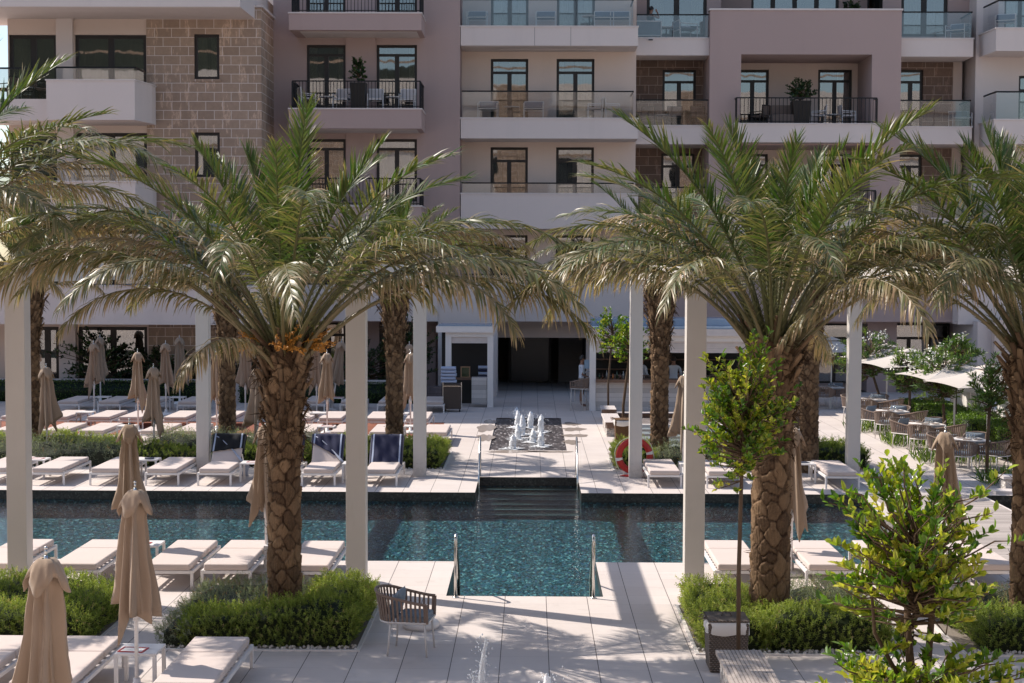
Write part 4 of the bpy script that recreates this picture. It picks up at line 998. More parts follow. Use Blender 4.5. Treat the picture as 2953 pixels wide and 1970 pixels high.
# ---- palm fronds
def frond_mesh(seed,L,e0,curl,droop,vee,age,lmax=.54,n=80,s0=.31,pw=1.4):
    r=np.random.default_rng(seed); K=40; s=np.linspace(0,1,K+1)
    el=np.radians(e0-curl*s**pw); side=np.radians(r.uniform(-14,14))*s**2
    T=np.stack([np.cos(el)*np.cos(side),np.cos(el)*np.sin(side),np.sin(el)],1); P=np.vstack([[0,0,0],np.cumsum((T[:-1]+T[1:])/2*L/K,0)])
    Bv=unit(np.cross(T,[0,0,1.0])+1e-6); Nv=np.cross(Bv,T)
    tw=np.radians(r.uniform(-25,25))*s; c,sn=np.cos(tw)[:,None],np.sin(tw)[:,None]; Bv,Nv=Bv*c+Nv*sn,Nv*c-Bv*sn
    ac=Acc(); rad=list(np.interp(s,[0,.06,.2,1],[.055,.036,.022,.004]))
    v,q=tube_np([tuple(p) for p in P],rad,6); ac.add(v,q,np.repeat(np.interp(s,[0,1],[.45+.3*age,.3+.4*age]),6))
    for sd in (-1,1):
        ss=np.linspace(s0,.995,n)+r.uniform(-.006,.006,n); ss=np.clip(ss,s0,.998)
        f=ss*K; i=np.minimum(f.astype(int),K-1); fr=(f-i)[:,None]
        p=P[i]*(1-fr)+P[i+1]*fr; t=unit(T[i]*(1-fr)+T[i+1]*fr); b=unit(Bv[i]*(1-fr)+Bv[i+1]*fr); nn=np.cross(b,t)
        u=(ss-s0)/(1-s0); ll=lmax*np.interp(u,[0,.12,.4,.75,1],[.45,.85,1,.8,.42])*r.uniform(.85,1.12,n)
        ph=np.radians(np.interp(u,[0,.5,1],[62,44,22])+r.normal(0,6,n))[:,None]; ps=np.radians(vee+r.normal(0,13,n))[:,None]
        d=t*np.cos(ph)+(b*sd*np.cos(ps)+nn*np.sin(ps))*np.sin(ph)
        wv=unit(np.cross(d,nn*np.cos(ps)-b*sd*np.sin(ps))+r.normal(0,.25,(n,3))); W=(.030*np.interp(u,[0,.2,.8,1],[.7,1,.9,.6])*r.uniform(.8,1.15,n))[:,None]
        dr=droop*r.uniform(.6,1.35,n)[:,None]; g=np.array([0,0,-1.0])
        pts=[p]; dd=unit(d)
        for k in range(4):
            pts.append(pts[-1]+dd*(ll/4)[:,None]); dd=unit(dd+g*dr*(.30+.22*k))
        ws=[.75,1,.85,.55,.06]
        v=np.stack([pts[k]+wv*W*ws[k]*.5*sg for k in range(5) for sg in (-1,1)],1)
        base=np.clip(r.normal(.24+.46*age,.13,n),0,1); dry=(r.random(n)<.16+.40*age)
        tone=np.stack([base+np.where(dry,.10,0)]*2+[base]*2+[base+.03]*2+[base+np.where(dry,.30,.06)]*2+[np.where(dry,.95,.45+.3*age)]*2,1)
        ix=np.arange(n)[:,None]*10
        q=np.concatenate([ix+np.array([[2*k,2*k+1,2*k+3,2*k+2]]) for k in range(4)],0)
        ac.add(v.reshape(-1,3),q,np.clip(tone,0,1).reshape(-1))
    # spines on the bare petiole
    m=14; ss=np.linspace(.06,s0,m); i=(ss*K).astype(int)
    for sd in (-1,1):
        d=T[i]*.75+Bv[i]*sd*.65+Nv[i]*.2; ac.add(*leaves(P[i],d,Nv[i],r.uniform(.10,.24,m),.009,np.full(m,.5)))
    return ac.mesh('frond',MAT['palm'])
CLS=[(87,18,.05,34,0),(81,32,.08,32,.05),(75,46,.14,27,.12),(69,62,.26,20,.22),(63,80,.45,11,.34),(58,94,.65,3,.46),(54,102,.85,-5,.60),(50,104,1.05,-12,.80),(38,90,1.2,-20,.98)]
FR=[[frond_mesh(100*i+j,L_,e+dj,cu*(1+.06*dj/4),dr,ve,ag) for j,dj in enumerate((-4,0,5))] for i,((e,cu,dr,ve,ag),L_) in enumerate(zip(CLS,(2.7,3.2,3.6,3.9,4.2,4.4,4.3,3.8,2.6)))]
DEAD=[frond_mesh(900+j,L_,e,cu,1.25,-10,1.3,pw=1.4) for j,(L_,e,cu) in enumerate(((4.2,60,92),(4.4,56,104),(3.6,70,98)))]
def palm_trunk(H,r0,r1,rt,seed,big=True):
    """r0 base, r1 middle, rt flared crown base: plates of old leaf bases parted by ragged cracks, cut stubs and fibre near the crown"""
    r=np.random.default_rng(seed); ac=Acc()
    rad=lambda z: np.interp(z,[0,.25,.5*H,.72*H,.93*H,H],[r0*1.06,r0,r1,r1*1.08,rt,rt*.72])
    n,m=(120,250) if big else (72,190); th=np.linspace(0,2*np.pi,n,endpoint=False); zs=np.linspace(-.05,H,m)
    per=6 if big else 8; pz=.150 if big else .105; rows=int(H/pz)+2; C=[]
    for j in range(rows):
        for i in range(per): C.append(((i+.5*(j%2)+r.normal(0,.23))/per*2*np.pi,j*pz+r.normal(0,.034),r.random(),r.uniform(.6,1.4)))
    C=np.array(C); TH,Z=np.meshgrid(th,zs); P=np.stack([TH.ravel(),Z.ravel()],1); D1=np.full(len(P),9.0); D2=D1.copy(); ID=np.zeros(len(P),int); rm=r1*1.02
    wob=.018*np.sin(P[:,0]*9+P[:,1]*17)+.012*np.sin(P[:,0]*23-P[:,1]*41+1)+.008*np.sin(P[:,0]*51+P[:,1]*73)
    for k,c in enumerate(C):
        dt=(P[:,0]-c[0]+np.pi)%(2*np.pi)-np.pi; dz=P[:,1]-c[1]+.10*np.abs(dt)**1.5*rm*4
        d=np.abs(dt*rm)*1.05+np.abs(dz)*.80+wob*.5; b_=d<D1; D2=np.where(b_,D1,np.minimum(D2,d)); ID=np.where(b_,k,ID); D1=np.where(b_,d,D1)
    e=np.clip((D2-D1)/.030,0,1); dz=P[:,1]-C[ID,1]; grain=.006*np.sin(P[:,0]*37+np.sin(P[:,1]*9)*2)*np.sin(P[:,1]*6+C[ID,2]*9)+r.normal(0,.0022,len(P))
    hgt=-.042*(1-e**.6)+C[ID,3]*.016*np.clip(dz/pz+.3,-.6,1.0)+C[ID,2]*.010+grain
    R_=rad(P[:,1])+hgt-.012; v=np.stack([R_*np.cos(P[:,0]),R_*np.sin(P[:,0]),P[:,1]],1)
    i=np.arange(m-1)[:,None]*n; k=np.arange(n)[None]; q=np.stack([i+k,i+(k+1)%n,i+n+(k+1)%n,i+n+k],-1).reshape(-1,4)
    ac.add(v,q,np.clip(.18+.62*C[ID,2]+r.normal(0,.06,len(P))+8*grain-.45*(1-e),0,1))
    o_=np.stack([np.cos(P[:,0]),np.sin(P[:,0]),np.zeros(len(P))],1); pick=r.choice(np.where(e<.5)[0],520 if big else 260)
    dd=o_[pick]*.55+np.stack([-o_[pick,1],o_[pick,0],np.zeros(len(pick))],1)*r.uniform(-1,1,(len(pick),1))+np.array([0,0,1])*r.uniform(-.5,.8,(len(pick),1))
    ac.add(*leaves(v[pick],dd,o_[pick],r.uniform(.04,.13,len(pick)),.008,r.uniform(.0,.5,len(pick))))
    ps=7.5; dz=.115/ps; N=int(H/dz); ga=2*np.pi/(ps+.5)
    for j in range(int(N*.60),N):
        z=j*dz+r.uniform(-.03,.03); a=j*ga+r.uniform(-.15,.15); R0=float(rad(z)); u=z/H; up=np.array([0,0,1.0])
        o=np.array([np.cos(a),np.sin(a),0]); t=np.array([-np.sin(a),np.cos(a),0]); w=np.pi*R0/ps*.95*r.uniform(.7,1.1)
        k=max(0,(u-.60)/.40); ln=(.10+.26*k)*r.uniform(.6,1.35); tilt=np.radians(14+20*k+r.uniform(-10,14)); d=up*np.cos(tilt)+o*np.sin(tilt); w2=w*(.60-.10*k); th_=.032
        nrm=o*np.cos(tilt)-up*np.sin(tilt); c=o*(R0-.03)+up*z; e_=c+d*ln+t*r.uniform(-.02,.02)
        pts=[c-t*w2,c+t*w2,c+t*w2*.4+nrm*th_,c-t*w2*.4+nrm*th_, e_-t*w2*.62,e_+t*w2*.62-d*.03*r.random(),e_+t*w2*.4+nrm*th_*.9,e_-t*w2*.4+nrm*th_*.9-d*.03*r.random()]
        ac.add(np.array(pts),[[0,3,7,4],[3,2,6,7],[2,1,5,6],[1,0,4,5],[4,7,6,5]],np.array([.1,.1,.3,.3,.75,.75,.95,.95])*r.uniform(.3,1.1))
        if r.random()<.9:
            mm=6; b=c+d*ln*r.uniform(0,.6)+t*r.uniform(-.1,.1); dd=t*r.uniform(-1,1,(mm,1))+o*.35-up*r.uniform(-.2,.8,(mm,1)); ac.add(*leaves(np.repeat(b[None],mm,0),dd,np.repeat(o[None],mm,0),r.uniform(.10,.26,mm),.009,r.uniform(0,.35,mm)))
    return ac.mesh('trunk',MAT['palm_bark'])
def palm(x,y,H,seed,label,trunk,nf=40,fruit=False,spin=0.0,scale=1.0,lean=(0,0),extra=(),dead=(),skip=()):
    r=random.Random(seed); o=empty('palm_tree',(x,y,0),0,label,'palm tree','date palms in the pool beds'); link('trunk',trunk,o)
    fr=[]
    for i in range(nf):
        t=(i+.5)/nf; az=i*2.39996+spin; c=int(np.searchsorted(np.cumsum([3,4,5,6,7,7,6,4,1])/43.0,t)); 
        if c==8 and r.random()<.35: c=7
        if any(abs((math.degrees(az)-a+180)%360-180)<w_ and c>=cm for a,w_,cm in skip): continue
        fr.append((az+r.uniform(-.12,.12),c,r.uniform(.86,1.08)))
    fr+=[(math.radians(a),c,s) for a,c,s in extra]
    for az,c,sc in fr:
        m=FR[c][r.randrange(3)]; rr=.05+.018*c; f=link('frond',m,o,(rr*math.cos(az)+lean[0],rr*math.sin(az)+lean[1],H-.02-.045*c),az); f.scale=(sc*scale,)*3
        if c>=8: f['label']='dry brown drooping frond'
    for k,(a,sc) in enumerate(dead):
        f=link('frond',DEAD[k%3],o,(.1*math.cos(math.radians(a)),.1*math.sin(math.radians(a)),H-.1),math.radians(a)); f.scale=(sc,)*3; f['label']='brown dried out frond'
    if fruit:
        rr=np.random.default_rng(seed); ac=Acc()
        for k in range(9):
            a=rr.uniform(0,6.28); b=np.array([.2*np.cos(a),.2*np.sin(a),H-.15]); 
            for s in range(14):
                d=np.array([np.cos(a+rr.normal(0,.35)),np.sin(a+rr.normal(0,.35)),rr.uniform(.3,1.2)]); d/=np.linalg.norm(d); L_=rr.uniform(.35,.62); p1=b+d*L_*.5; p2=b+d*L_+np.array([0,0,-.12])
                v,q=tube_np([tuple(b),tuple(p1),tuple(p2)],[.007,.005,.004],4); ac.add(v,q,.5)
                n=16; f=rr.uniform(.45,1,n)[:,None]; P=p1+(p2-p1)*(f-.4)/.6; dd=rr.normal(0,1,(n,3)); ac.add(*leaves(P,dd,rr.normal(0,1,(n,3)),.035,.02,np.full(n,.5)))
        link('date_cluster',ac.mesh('date_cluster',MAT['fruit']),o)
    return o
TKA=palm_trunk(3.85,.230,.220,.315,1); TKB=palm_trunk(3.95,.270,.255,.34,2); TKF=palm_trunk(4.30,.235,.215,.33,3,False); TKC=palm_trunk(4.75,.25,.24,.36,4)
palm(-3.30,20.25,3.85,21,'tall palm with rough brown trunk and orange date clusters in the left front bed',TKA,34,True,.5,1.0,extra=((-10,6,1.0),(6,5,1.05),(190,6,1.08),(174,5,1.05),(165,4,1.05),(20,4,.95),(-6,7,1.22),(188,7,1.26),(-22,6,1.12),(160,6,1.1)),dead=((158,1.05),(182,1.0),(120,1.0),(15,.95)))
palm(3.20,20.25,3.95,22,'tall palm with thick diamond scaled trunk in the right front bed behind the citrus stem',TKB,35,False,1.3,.97,extra=((-5,5,1.0),(10,5,1.0),(184,6,.98),(165,5,1.0),(-35,6,.95),(-8,7,1.12),(192,7,1.15)),dead=((35,1.0),(60,1.0),(150,1.0)),skip=((0,40,7),(-30,30,7)))
palm(6.64,20.3,3.95,23,'palm with peeling trunk cut by the right frame edge',TKA,36,False,2.2,1.0,dead=((170,.9),(140,1.0)))
palm(-8.7,21.3,4.75,24,'palm whose fronds reach in at the left frame edge, trunk out of view',TKC,38,False,.2,1.05,dead=((15,1.0),(-10,.9)))
palm(-12.78,38.7,4.4,25,'far palm hidden behind the leftmost near post',TKF,34,False,3.0,.85)
palm(-7.9,39.4,4.30,26,'far palm with slim trunk just right of the slim far post, behind the black towel',TKF,36,False,.9,.85)
palm(-3.46,38.4,4.30,27,'far palm with brown trunk between the white pergola post pair left of the fountain',TKF,36,False,1.7,.85)
palm(3.15,37.4,4.30,28,'far palm with scaly trunk right of the life ring post',TKF,36,False,2.6,.85)
palm(6.60,36.2,4.30,29,'far palm right behind the thick right front palm',TKF,36,False,.4,.85)
# ---- hedges and beds
def height(x,y,h,seed,amp):
    return h+amp*(np.sin(x*3.1+seed)*np.sin(y*2.7+seed*1.7)*.5+np.sin(x*7.3+seed*2)*np.sin(y*6.1+1)*.35+np.sin(x*1.3-y*1.1+seed)*.35)
def hedge(name,label,cat,group,poly,h,mat,dens=230,L=.034,W=.0115,k=12,sl=.115,amp=.13,seed=0,top=(0.35,1.0),side=True,core=True,tips=0.07,roundness=.22,kind=None):
    """shrubs on an axis aligned box plan (x0,x1,y0,y1): sprigs over the top and the flanks, leaves down to the soil"""
    x0,x1,y0,y1=poly; r=np.random.default_rng(seed); cx,cy=(x0+x1)/2,(y0+y1)/2; ac=Acc()
    def hh(x,y):
        e=np.minimum.reduce([x-x0,x1-x,y-y0,y1-y]); ed=np.clip(e/roundness,0,1); return height(x,y,h,seed,amp)*(.62+.38*np.sqrt(ed))
    nt=int((x1-x0)*(y1-y0)*dens); x=r.uniform(x0,x1,nt); y=r.uniform(y0,y1,nt); z=hh(x,y)-r.uniform(.0,.10,nt); base=np.stack([x,y,z-.06],1); d=np.stack([r.normal(0,.33,nt),r.normal(0,.33,nt),np.ones(nt)],1)
    if side:
        for (ax,val,lo,hi,sg) in ((1,y0,x0,x1,-1),(0,x0,y0,y1,-1),(0,x1,y0,y1,1),(1,y1,x0,x1,1)):
            n=int((hi-lo)*h*dens*1.15*(1 if not(ax==1 and sg>0) else .4)); s=r.uniform(lo,hi,n); zz_=r.uniform(0.02,1,n)**.9
            off=r.uniform(.0,.12,n)+.05*(zz_<.25)
            px=s if ax==1 else np.full(n,val)-sg*off; py=np.full(n,val)-sg*off if ax==1 else s
            px=np.clip(px,x0,x1); py=np.clip(py,y0,y1); zt=hh(np.clip(px,x0+.04,x1-.04),np.clip(py,y0+.04,y1-.04))
            b=np.stack([px,py,zt*zz_-.05],1); dd=np.stack([r.normal(0,.35,n),r.normal(0,.35,n),r.uniform(.35,1.1,n)],1); dd[:,ax]+=sg*.55
            base=np.vstack([base,b]); d=np.vstack([d,dd])
    d=unit(d); n=len(base); sl_=sl*r.uniform(.6,1.35,n); tn=r.uniform(*top,n)
    f=np.linspace(.12,1,k)[None]; P=base[:,None]+d[:,None]*(f*sl_[:,None])[...,None]
    ang=r.uniform(0,6.28,(n,1))+np.arange(k)[None]*2.4; a=unit(np.cross(d,[.3,.2,1.0])+1e-5); b=np.cross(d,a)
    D=d[:,None]*(.55+.5*f[...,None])+(a[:,None]*np.cos(ang)[...,None]+b[:,None]*np.sin(ang)[...,None])*.85
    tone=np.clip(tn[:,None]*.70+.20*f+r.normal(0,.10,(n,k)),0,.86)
    if tips: tone=np.where((r.random((n,1))<tips)&(f>.7),1.0,tone)
    ac.add(*leaves(P.reshape(-1,3),D.reshape(-1,3),np.repeat(d,k,0),L*r.uniform(.7,1.3,n*k),W*r.uniform(.8,1.2,n*k),tone.reshape(-1)))
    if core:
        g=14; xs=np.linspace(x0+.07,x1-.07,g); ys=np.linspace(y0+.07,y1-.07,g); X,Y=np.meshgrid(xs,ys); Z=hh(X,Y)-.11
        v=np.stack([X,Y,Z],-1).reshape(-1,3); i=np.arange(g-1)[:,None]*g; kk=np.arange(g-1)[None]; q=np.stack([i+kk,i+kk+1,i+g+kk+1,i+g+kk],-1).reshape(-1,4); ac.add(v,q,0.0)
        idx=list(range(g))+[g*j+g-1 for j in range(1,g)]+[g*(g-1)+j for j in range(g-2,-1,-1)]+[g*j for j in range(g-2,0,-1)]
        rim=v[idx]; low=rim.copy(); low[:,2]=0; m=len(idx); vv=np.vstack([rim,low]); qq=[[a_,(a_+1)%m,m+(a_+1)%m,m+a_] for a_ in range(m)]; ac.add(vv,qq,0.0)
    o=link(name,ac.mesh(name,mat)); return tag(o,label,cat,group,kind)
soil=plain('gravel_soil',(.20,.165,.135),.95,0,.5,30,.8,70)
kerb=plain('bed_kerb',(.66,.60,.56),.7)
def bed(x0,x1,y0,y1):
    tag(MB().poly([(x0,y0,.006),(x1,y0,.006),(x1,y1,.006),(x0,y1,.006)]).build('planting_soil',soil),kind='structure')
    m=MB(); e=.05; m.box(x0-e,x1+e,y0-e,y0,0,.018); m.box(x0-e,x1+e,y1,y1+e,0,.018); m.box(x0-e,x0,y0,y1,0,.018); m.box(x1,x1+e,y0,y1,0,.018)
    tag(m.build('kerb',kerb),kind='structure')
    r=np.random.default_rng(int(abs(x0*100))); n=int((x1-x0)*60); ac=Acc()
    for k in range(n):
        px=r.uniform(x0,x1); py=y0+r.uniform(.0,.22); s=r.uniform(.012,.028); m=MB().lathe([(s*.6,.004),(s,.012),(s*.7,.012+s*.7),(.001,.014+s)],6,px,py); 
        q=[f for f in m.f if len(f)==4]; ac.add(np.array(m.v),q,.5)
    tag(link('pebbles',ac.mesh('pebbles',pebm)),'pale pebbles scattered along the edge of the planting bed','pebbles',None,'stuff')
pebm=plain('pale_pebble',(.55,.50,.46),.8)
gH='planted hedges along the pool'
bed(-4.72,-2.2,19.03,21.7); bed(2.12,4.62,18.98,21.7); bed(-9.5,-5.62,19.0,21.7); bed(5.5,9.6,19.0,21.7); bed(-20,-2.12,36.3,39.9); bed(2.0,8.2,36.25,38.6)
hedge('hedge','bushy green rosemary hedge around the foot of the left front palm','hedge',gH,(-4.45,-2.25,19.12,20.1),.50,MAT['rosemary'],330,seed=1,amp=.13)
hedge('hedge','bright green rosemary hedge along the terrace side of the left front bed','hedge',gH,(-3.02,-2.22,20.1,21.65),.52,MAT['rosemary'],330,seed=2,top=(.5,1.1),amp=.12)
hedge('santolina_bush','grey green bush with brown seed heads left of the left palm trunk','shrub',gH,(-4.7,-3.05,20.0,21.65),.46,MAT['silver'],260,L=.028,W=.008,seed=3,top=(.25,.9),tips=.16,amp=.10)
hedge('santolina_bush','grey green low bush at the front left corner of the left front bed','shrub',gH,(-4.74,-4.3,19.1,20.0),.40,MAT['silver'],260,L=.028,W=.008,seed=33,top=(.2,.8),tips=.05,amp=.08)
hedge('hedge','green hedge at the left frame edge behind the cropped parasol','hedge',gH,(-9.3,-5.66,19.1,21.6),.50,MAT['rosemary'],300,seed=4,amp=.09)
hedge('hedge','bright green hedge at the front left corner of the right front bed','hedge',gH,(2.16,3.0,19.1,21.6),.52,MAT['rosemary'],340,seed=5,top=(.5,1.15),amp=.11)
hedge('hedge','green hedge in front of the thick right palm behind the wicker basket','hedge',gH,(3.0,4.58,19.1,20.05),.50,MAT['rosemary'],330,seed=6,top=(.4,1.05),amp=.12)
hedge('lavender_bush','silvery lavender mound behind the thick right palm','lavender',gH,(3.4,4.6,20.1,21.5),.42,MAT['silver'],300,L=.04,W=.007,k=9,seed=7,top=(.3,.85),sl=.17)
hedge('hedge','dull green hedge right of the front citrus bush','hedge',gH,(5.7,9.4,19.1,20.3),.46,MAT['rosemary'],280,seed=8,top=(.25,.9),amp=.08)
hedge('santolina_bush','straw coloured dry bush beneath the boardwalk loungers at right','shrub',gH,(5.6,9.4,20.35,21.6),.38,MAT['silver'],230,L=.028,W=.008,seed=9,top=(.2,.7),tips=.4)
hedge('lavender_bush','silvery lavender mass behind the far loungers at left','lavender',gH,(-16.2,-10.0,36.4,38.3),.52,MAT['silver'],90,L=.06,W=.013,k=7,sl=.22,seed=10,top=(.25,.7))
hedge('hedge','bright low green hedge behind the silvery lavender at left','hedge',gH,(-18,-10.2,38.35,39.7),.50,MAT['rosemary'],110,L=.05,W=.014,seed=11,top=(.5,1.1))
hedge('hedge','green hedge behind the raised lounger with the black towel','hedge',gH,(-9.8,-5.4,36.45,37.7),.50,MAT['rosemary'],130,L=.045,W=.012,seed=12)
hedge('curry_bush','white grey bush under the slim far palm trunk','shrub',gH,(-9.6,-5.6,37.8,39.6),.58,MAT['silver'],90,L=.06,W=.013,k=7,sl=.2,seed=13,top=(.6,1.1))
hedge('hedge','bright green hedge ending beside the fountain path at left','hedge',gH,(-5.0,-2.16,36.4,39.6),.52,MAT['rosemary'],150,L=.045,W=.012,seed=14,top=(.5,1.1))
hedge('hedge','bright green hedge corner beside the life ring','hedge',gH,(2.04,3.0,36.35,38.5),.55,MAT['rosemary'],150,L=.045,W=.012,seed=15,top=(.5,1.1))
hedge('lavender_bush','silvery lavender behind the lounger with the life ring','lavender',gH,(3.0,6.1,36.35,38.2),.55,MAT['silver'],110,L=.055,W=.011,k=8,sl=.2,seed=16,top=(.3,.8))
hedge('hedge','dark green hedge at the right end of the far poolside bed','hedge',gH,(6.2,8.1,36.5,38.5),.62,MAT['rosemary'],150,L=.045,W=.012,seed=17,top=(.1,.6))
def clipped(label,box,h,mat='box',dens=500,L=.04,W=.024,seed=0,cat='hedge',tone=(.2,1)):
    x0,x1,y0,y1=box; r=np.random.default_rng(seed); ac=Acc(); P=[];N=[]
    for ax,val,lo,hi,sg in ((1,y0,x0,x1,-1),(0,x0,y0,y1,-1),(0,x1,y0,y1,1)):
        n=int((hi-lo)*h*dens); s=r.uniform(lo,hi,n); z=r.uniform(0,h,n); p=np.zeros((n,3)); p[:,1-ax]=s; p[:,ax]=val-sg*r.uniform(0,.05,n); p[:,2]=z; P.append(p); q=np.zeros((n,3)); q[:,ax]=sg; N.append(q)
    n=int((x1-x0)*(y1-y0)*dens); P.append(np.stack([r.uniform(x0,x1,n),r.uniform(y0,y1,n),h-r.uniform(0,.05,n)],1)); N.append(np.tile([0,0,1.0],(n,1)))
    P=np.vstack(P);N=np.vstack(N); n=len(P); D=unit(N*.7+r.normal(0,.7,(n,3))+[0,0,.3]); ac.add(*leaves(P,D,N+r.normal(0,.3,(n,3)),L*r.uniform(.7,1.3,n),W*r.uniform(.8,1.2,n),r.uniform(*tone,n)))
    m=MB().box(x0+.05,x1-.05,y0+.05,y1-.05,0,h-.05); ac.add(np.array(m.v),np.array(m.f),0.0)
    return tag(link('clipped_hedge',ac.mesh('clipped_hedge',MAT[mat])),label,cat,'clipped hedges')
clipped('long clipped hedge behind the left courtyard loungers',(-26,-11.75,54.0,54.5),.74,seed=1,dens=260,L=.06,W=.035,tone=(.1,.6))
clipped('clipped hedge between courtyard loungers and the tall windows',(-10.4,-4.0,53.9,54.4),.72,seed=2,dens=260,L=.06,W=.035,tone=(.05,.5))
# planter wall with its cap
o=tag(MB().box(-26,-3.9,54.55,54.85,0,.72).build('planter_wall',MAT['pale']),'low pale planter wall with a white cap behind the clipped hedges','planter wall'); MB().box(-26,-3.88,54.5,54.9,.721,.77).build('coping',MAT['cap'],o)
# ---- leafy shrubs and standard trees
def crown(center,rad,ncl,lv,L,W,seed,mat,tone=(.1,.9),axis=None,twig=.006,fill=.45,spread=1.0,down=.0,stemmat='stem',up=.4):
    """clusters of leaves on twigs that start from the tree's own axis; returns leaf mesh and twig mesh"""
    r=np.random.default_rng(seed); ac=Acc(); tw=Acc(); c=np.array(center,float); rad=np.array(rad,float)
    g=0
    while g<ncl:
        d=unit(r.normal(0,1,3)); rr=fill+(1-fill)*r.random()**.6; lump=1+.22*math.sin(d[0]*5+seed)*math.sin(d[2]*6+seed*2)+.15*math.sin(d[1]*9+d[2]*4)
        p=c+d*rad*rr*lump
        ax=c*1.0; ax[2]=c[2]-rad[2]*.9+(p[2]-(c[2]-rad[2]))*.55; b=ax+(p-ax)*r.uniform(.25,.55); dirv=unit(p-b+np.array([0,0,up*.3]))
        m=(b+p)/2+r.normal(0,.06,3)*rad; v,q=tube_np([tuple(ax+(b-ax)*.0),tuple(b),tuple(m),tuple(p)],[twig*1.6,twig*1.2,twig,twig*.5],4); tw.add(v,q,r.uniform(0,1))
        nl=int(lv*r.uniform(.7,1.3)); f=r.uniform(.35,1.05,nl)[:,None]; P=b+(p-b)*f; a=r.uniform(0,6.28,nl); s1=unit(np.cross(dirv,[.2,.3,1.0])); s2=np.cross(dirv,s1)
        D=dirv*(.35+.5*f)+(s1*np.cos(a)[:,None]+s2*np.sin(a)[:,None])*spread+np.array([0,0,up-.5*down]); outw=unit(p-c)*.5+np.array([0,0,.8])
        t0=r.uniform(*tone); ac.add(*leaves(P,D,np.tile(outw,(nl,1))+r.normal(0,.35,(nl,3)),L*r.uniform(.65,1.2,nl),W*r.uniform(.75,1.15,nl),np.clip(t0+r.normal(0,.13,nl),0,1),.3))
        g+=1
    return ac.mesh('crown',mat),tw.mesh('branches',MAT[stemmat])
def standard(name,x,y,h0,center,rad,ncl,lv,L,W,seed,mat,label,cat,group=None,stem=.028,tone=(.1,.9),stems=None,**kw):
    o=empty(name,(x,y,0),0,label,cat,group); c=(center[0]-x,center[1]-y,center[2])
    cm,tm=crown(c,rad,ncl,lv,L,W,seed,mat,tone,**kw); link('crown',cm,o); link('branches',tm,o)
    m=MB(); r=random.Random(seed)
    for pts,rr in (stems or [([(0,0,-.02),(r.uniform(-.02,.02),0,h0*.5),(c[0],c[1],center[2]-rad[2]*.2),(c[0]+.03,c[1],center[2]+rad[2]*.3)],[stem,stem*.95,stem*.8,stem*.35])]): m.tube(pts,rr,8)
    a=m.mesh('trunk',MAT['stem'],True); link('trunk',a,o); return o
standard('citrus_tree',2.44,17.7,2.5,(2.46,17.7,3.14),(.60,.55,.86),330,12,.080,.038,3,MAT['citrus'],'slim standard citrus tree standing before the wicker basket','citrus tree',None,.027,(.25,1.0),fill=.3)
standard('citrus_tree',2.80,11.0,1.5,(2.78,11.0,2.78),(.70,.6,.70),250,13,.082,.038,5,MAT['citrus'],'large leafy citrus bush in the right foreground with yellow green leaves','citrus tree',None,.034,(.2,1.0),
    stems=[([(0,0,0),(.0,0,1.6),(-.05,0,2.1),(-.09,.02,2.8)],[.05,.042,.03,.012]),([(.02,0,1.55),(.09,0,2.0),(.13,0,2.6),(.12,0,3.0)],[.036,.028,.02,.008]),([(-.02,0,1.7),(-.3,0,2.2),(-.36,0,2.9)],[.02,.014,.006])],fill=.25,spread=.8)
standard('citrus_tree',2.80,10.8,1.0,(2.76,10.8,1.80),(.90,.6,.42),220,13,.082,.038,15,MAT['citrus'],'low leafy citrus bush cut by the lower frame edge at right','citrus tree',None,.03,(.2,1.0),fill=.2,spread=.8)
standard('citrus_tree',2.49,49.2,2.1,(2.6,49.2,2.85),(.62,.6,.80),110,12,.10,.05,8,MAT['citrus'],'standard citrus tree by the slatted benches, nearer the bar','citrus tree',None,.035,(.1,.85))
standard('citrus_tree',2.6,43.0,1.9,(2.78,43.0,2.75),(.62,.6,.72),110,12,.10,.05,9,MAT['citrus'],'standard citrus tree right behind the basket, cut by the far pergola post','citrus tree',None,.042,(.1,.85))
for i,(x,y,z,rx,rz_,s,l) in enumerate(((-15.8,55.6,1.35,1.6,1.0,31,'dark leafy shrub behind the planter wall at the far left'),(-13.6,55.7,1.15,1.3,.85,32,'dark leafy shrub with bright shoots under the left windows'),(-11.6,55.6,1.0,1.6,.75,33,'rounded dark shrub behind the middle courtyard parasols'),(-9.6,55.6,1.0,1.2,.75,34,'rounded dark shrub beside the slim far post'),(-6.0,55.5,1.2,1.5,1.0,35,'dark shrub below the ground floor doors'),(-4.55,55.3,1.75,1.15,1.5,36,'tall dark green shrub left of the towel kiosk'))):
    standard('shrub',x,y,.5,(x,y,z),(rx,.7,rz_),int(60*rx*rz_)+40,14,.13,.06,s,MAT['laurel'],l,'shrub','shrubs behind the planter wall',.03,(.05,.75),twig=.01)
def blossom(o,center,rad,n,seed,col):
    n=int(n*.55)
    r=np.random.default_rng(seed); ac=Acc()
    for k in range(n):
        d=unit(r.normal(0,1,3)); d[2]=abs(d[2])*.9; p=np.array(center)+d*np.array(rad)*r.uniform(.8,1.05); m=16; q=r.normal(0,.075,(m,3)); ac.add(*leaves(p+q,r.normal(0,1,(m,3)),r.normal(0,1,(m,3)),.075,.05,np.full(m,.5)))
    link('blossom',ac.mesh('blossom',col),o)
wb=plain('white_petal',(.80,.78,.70),.7)
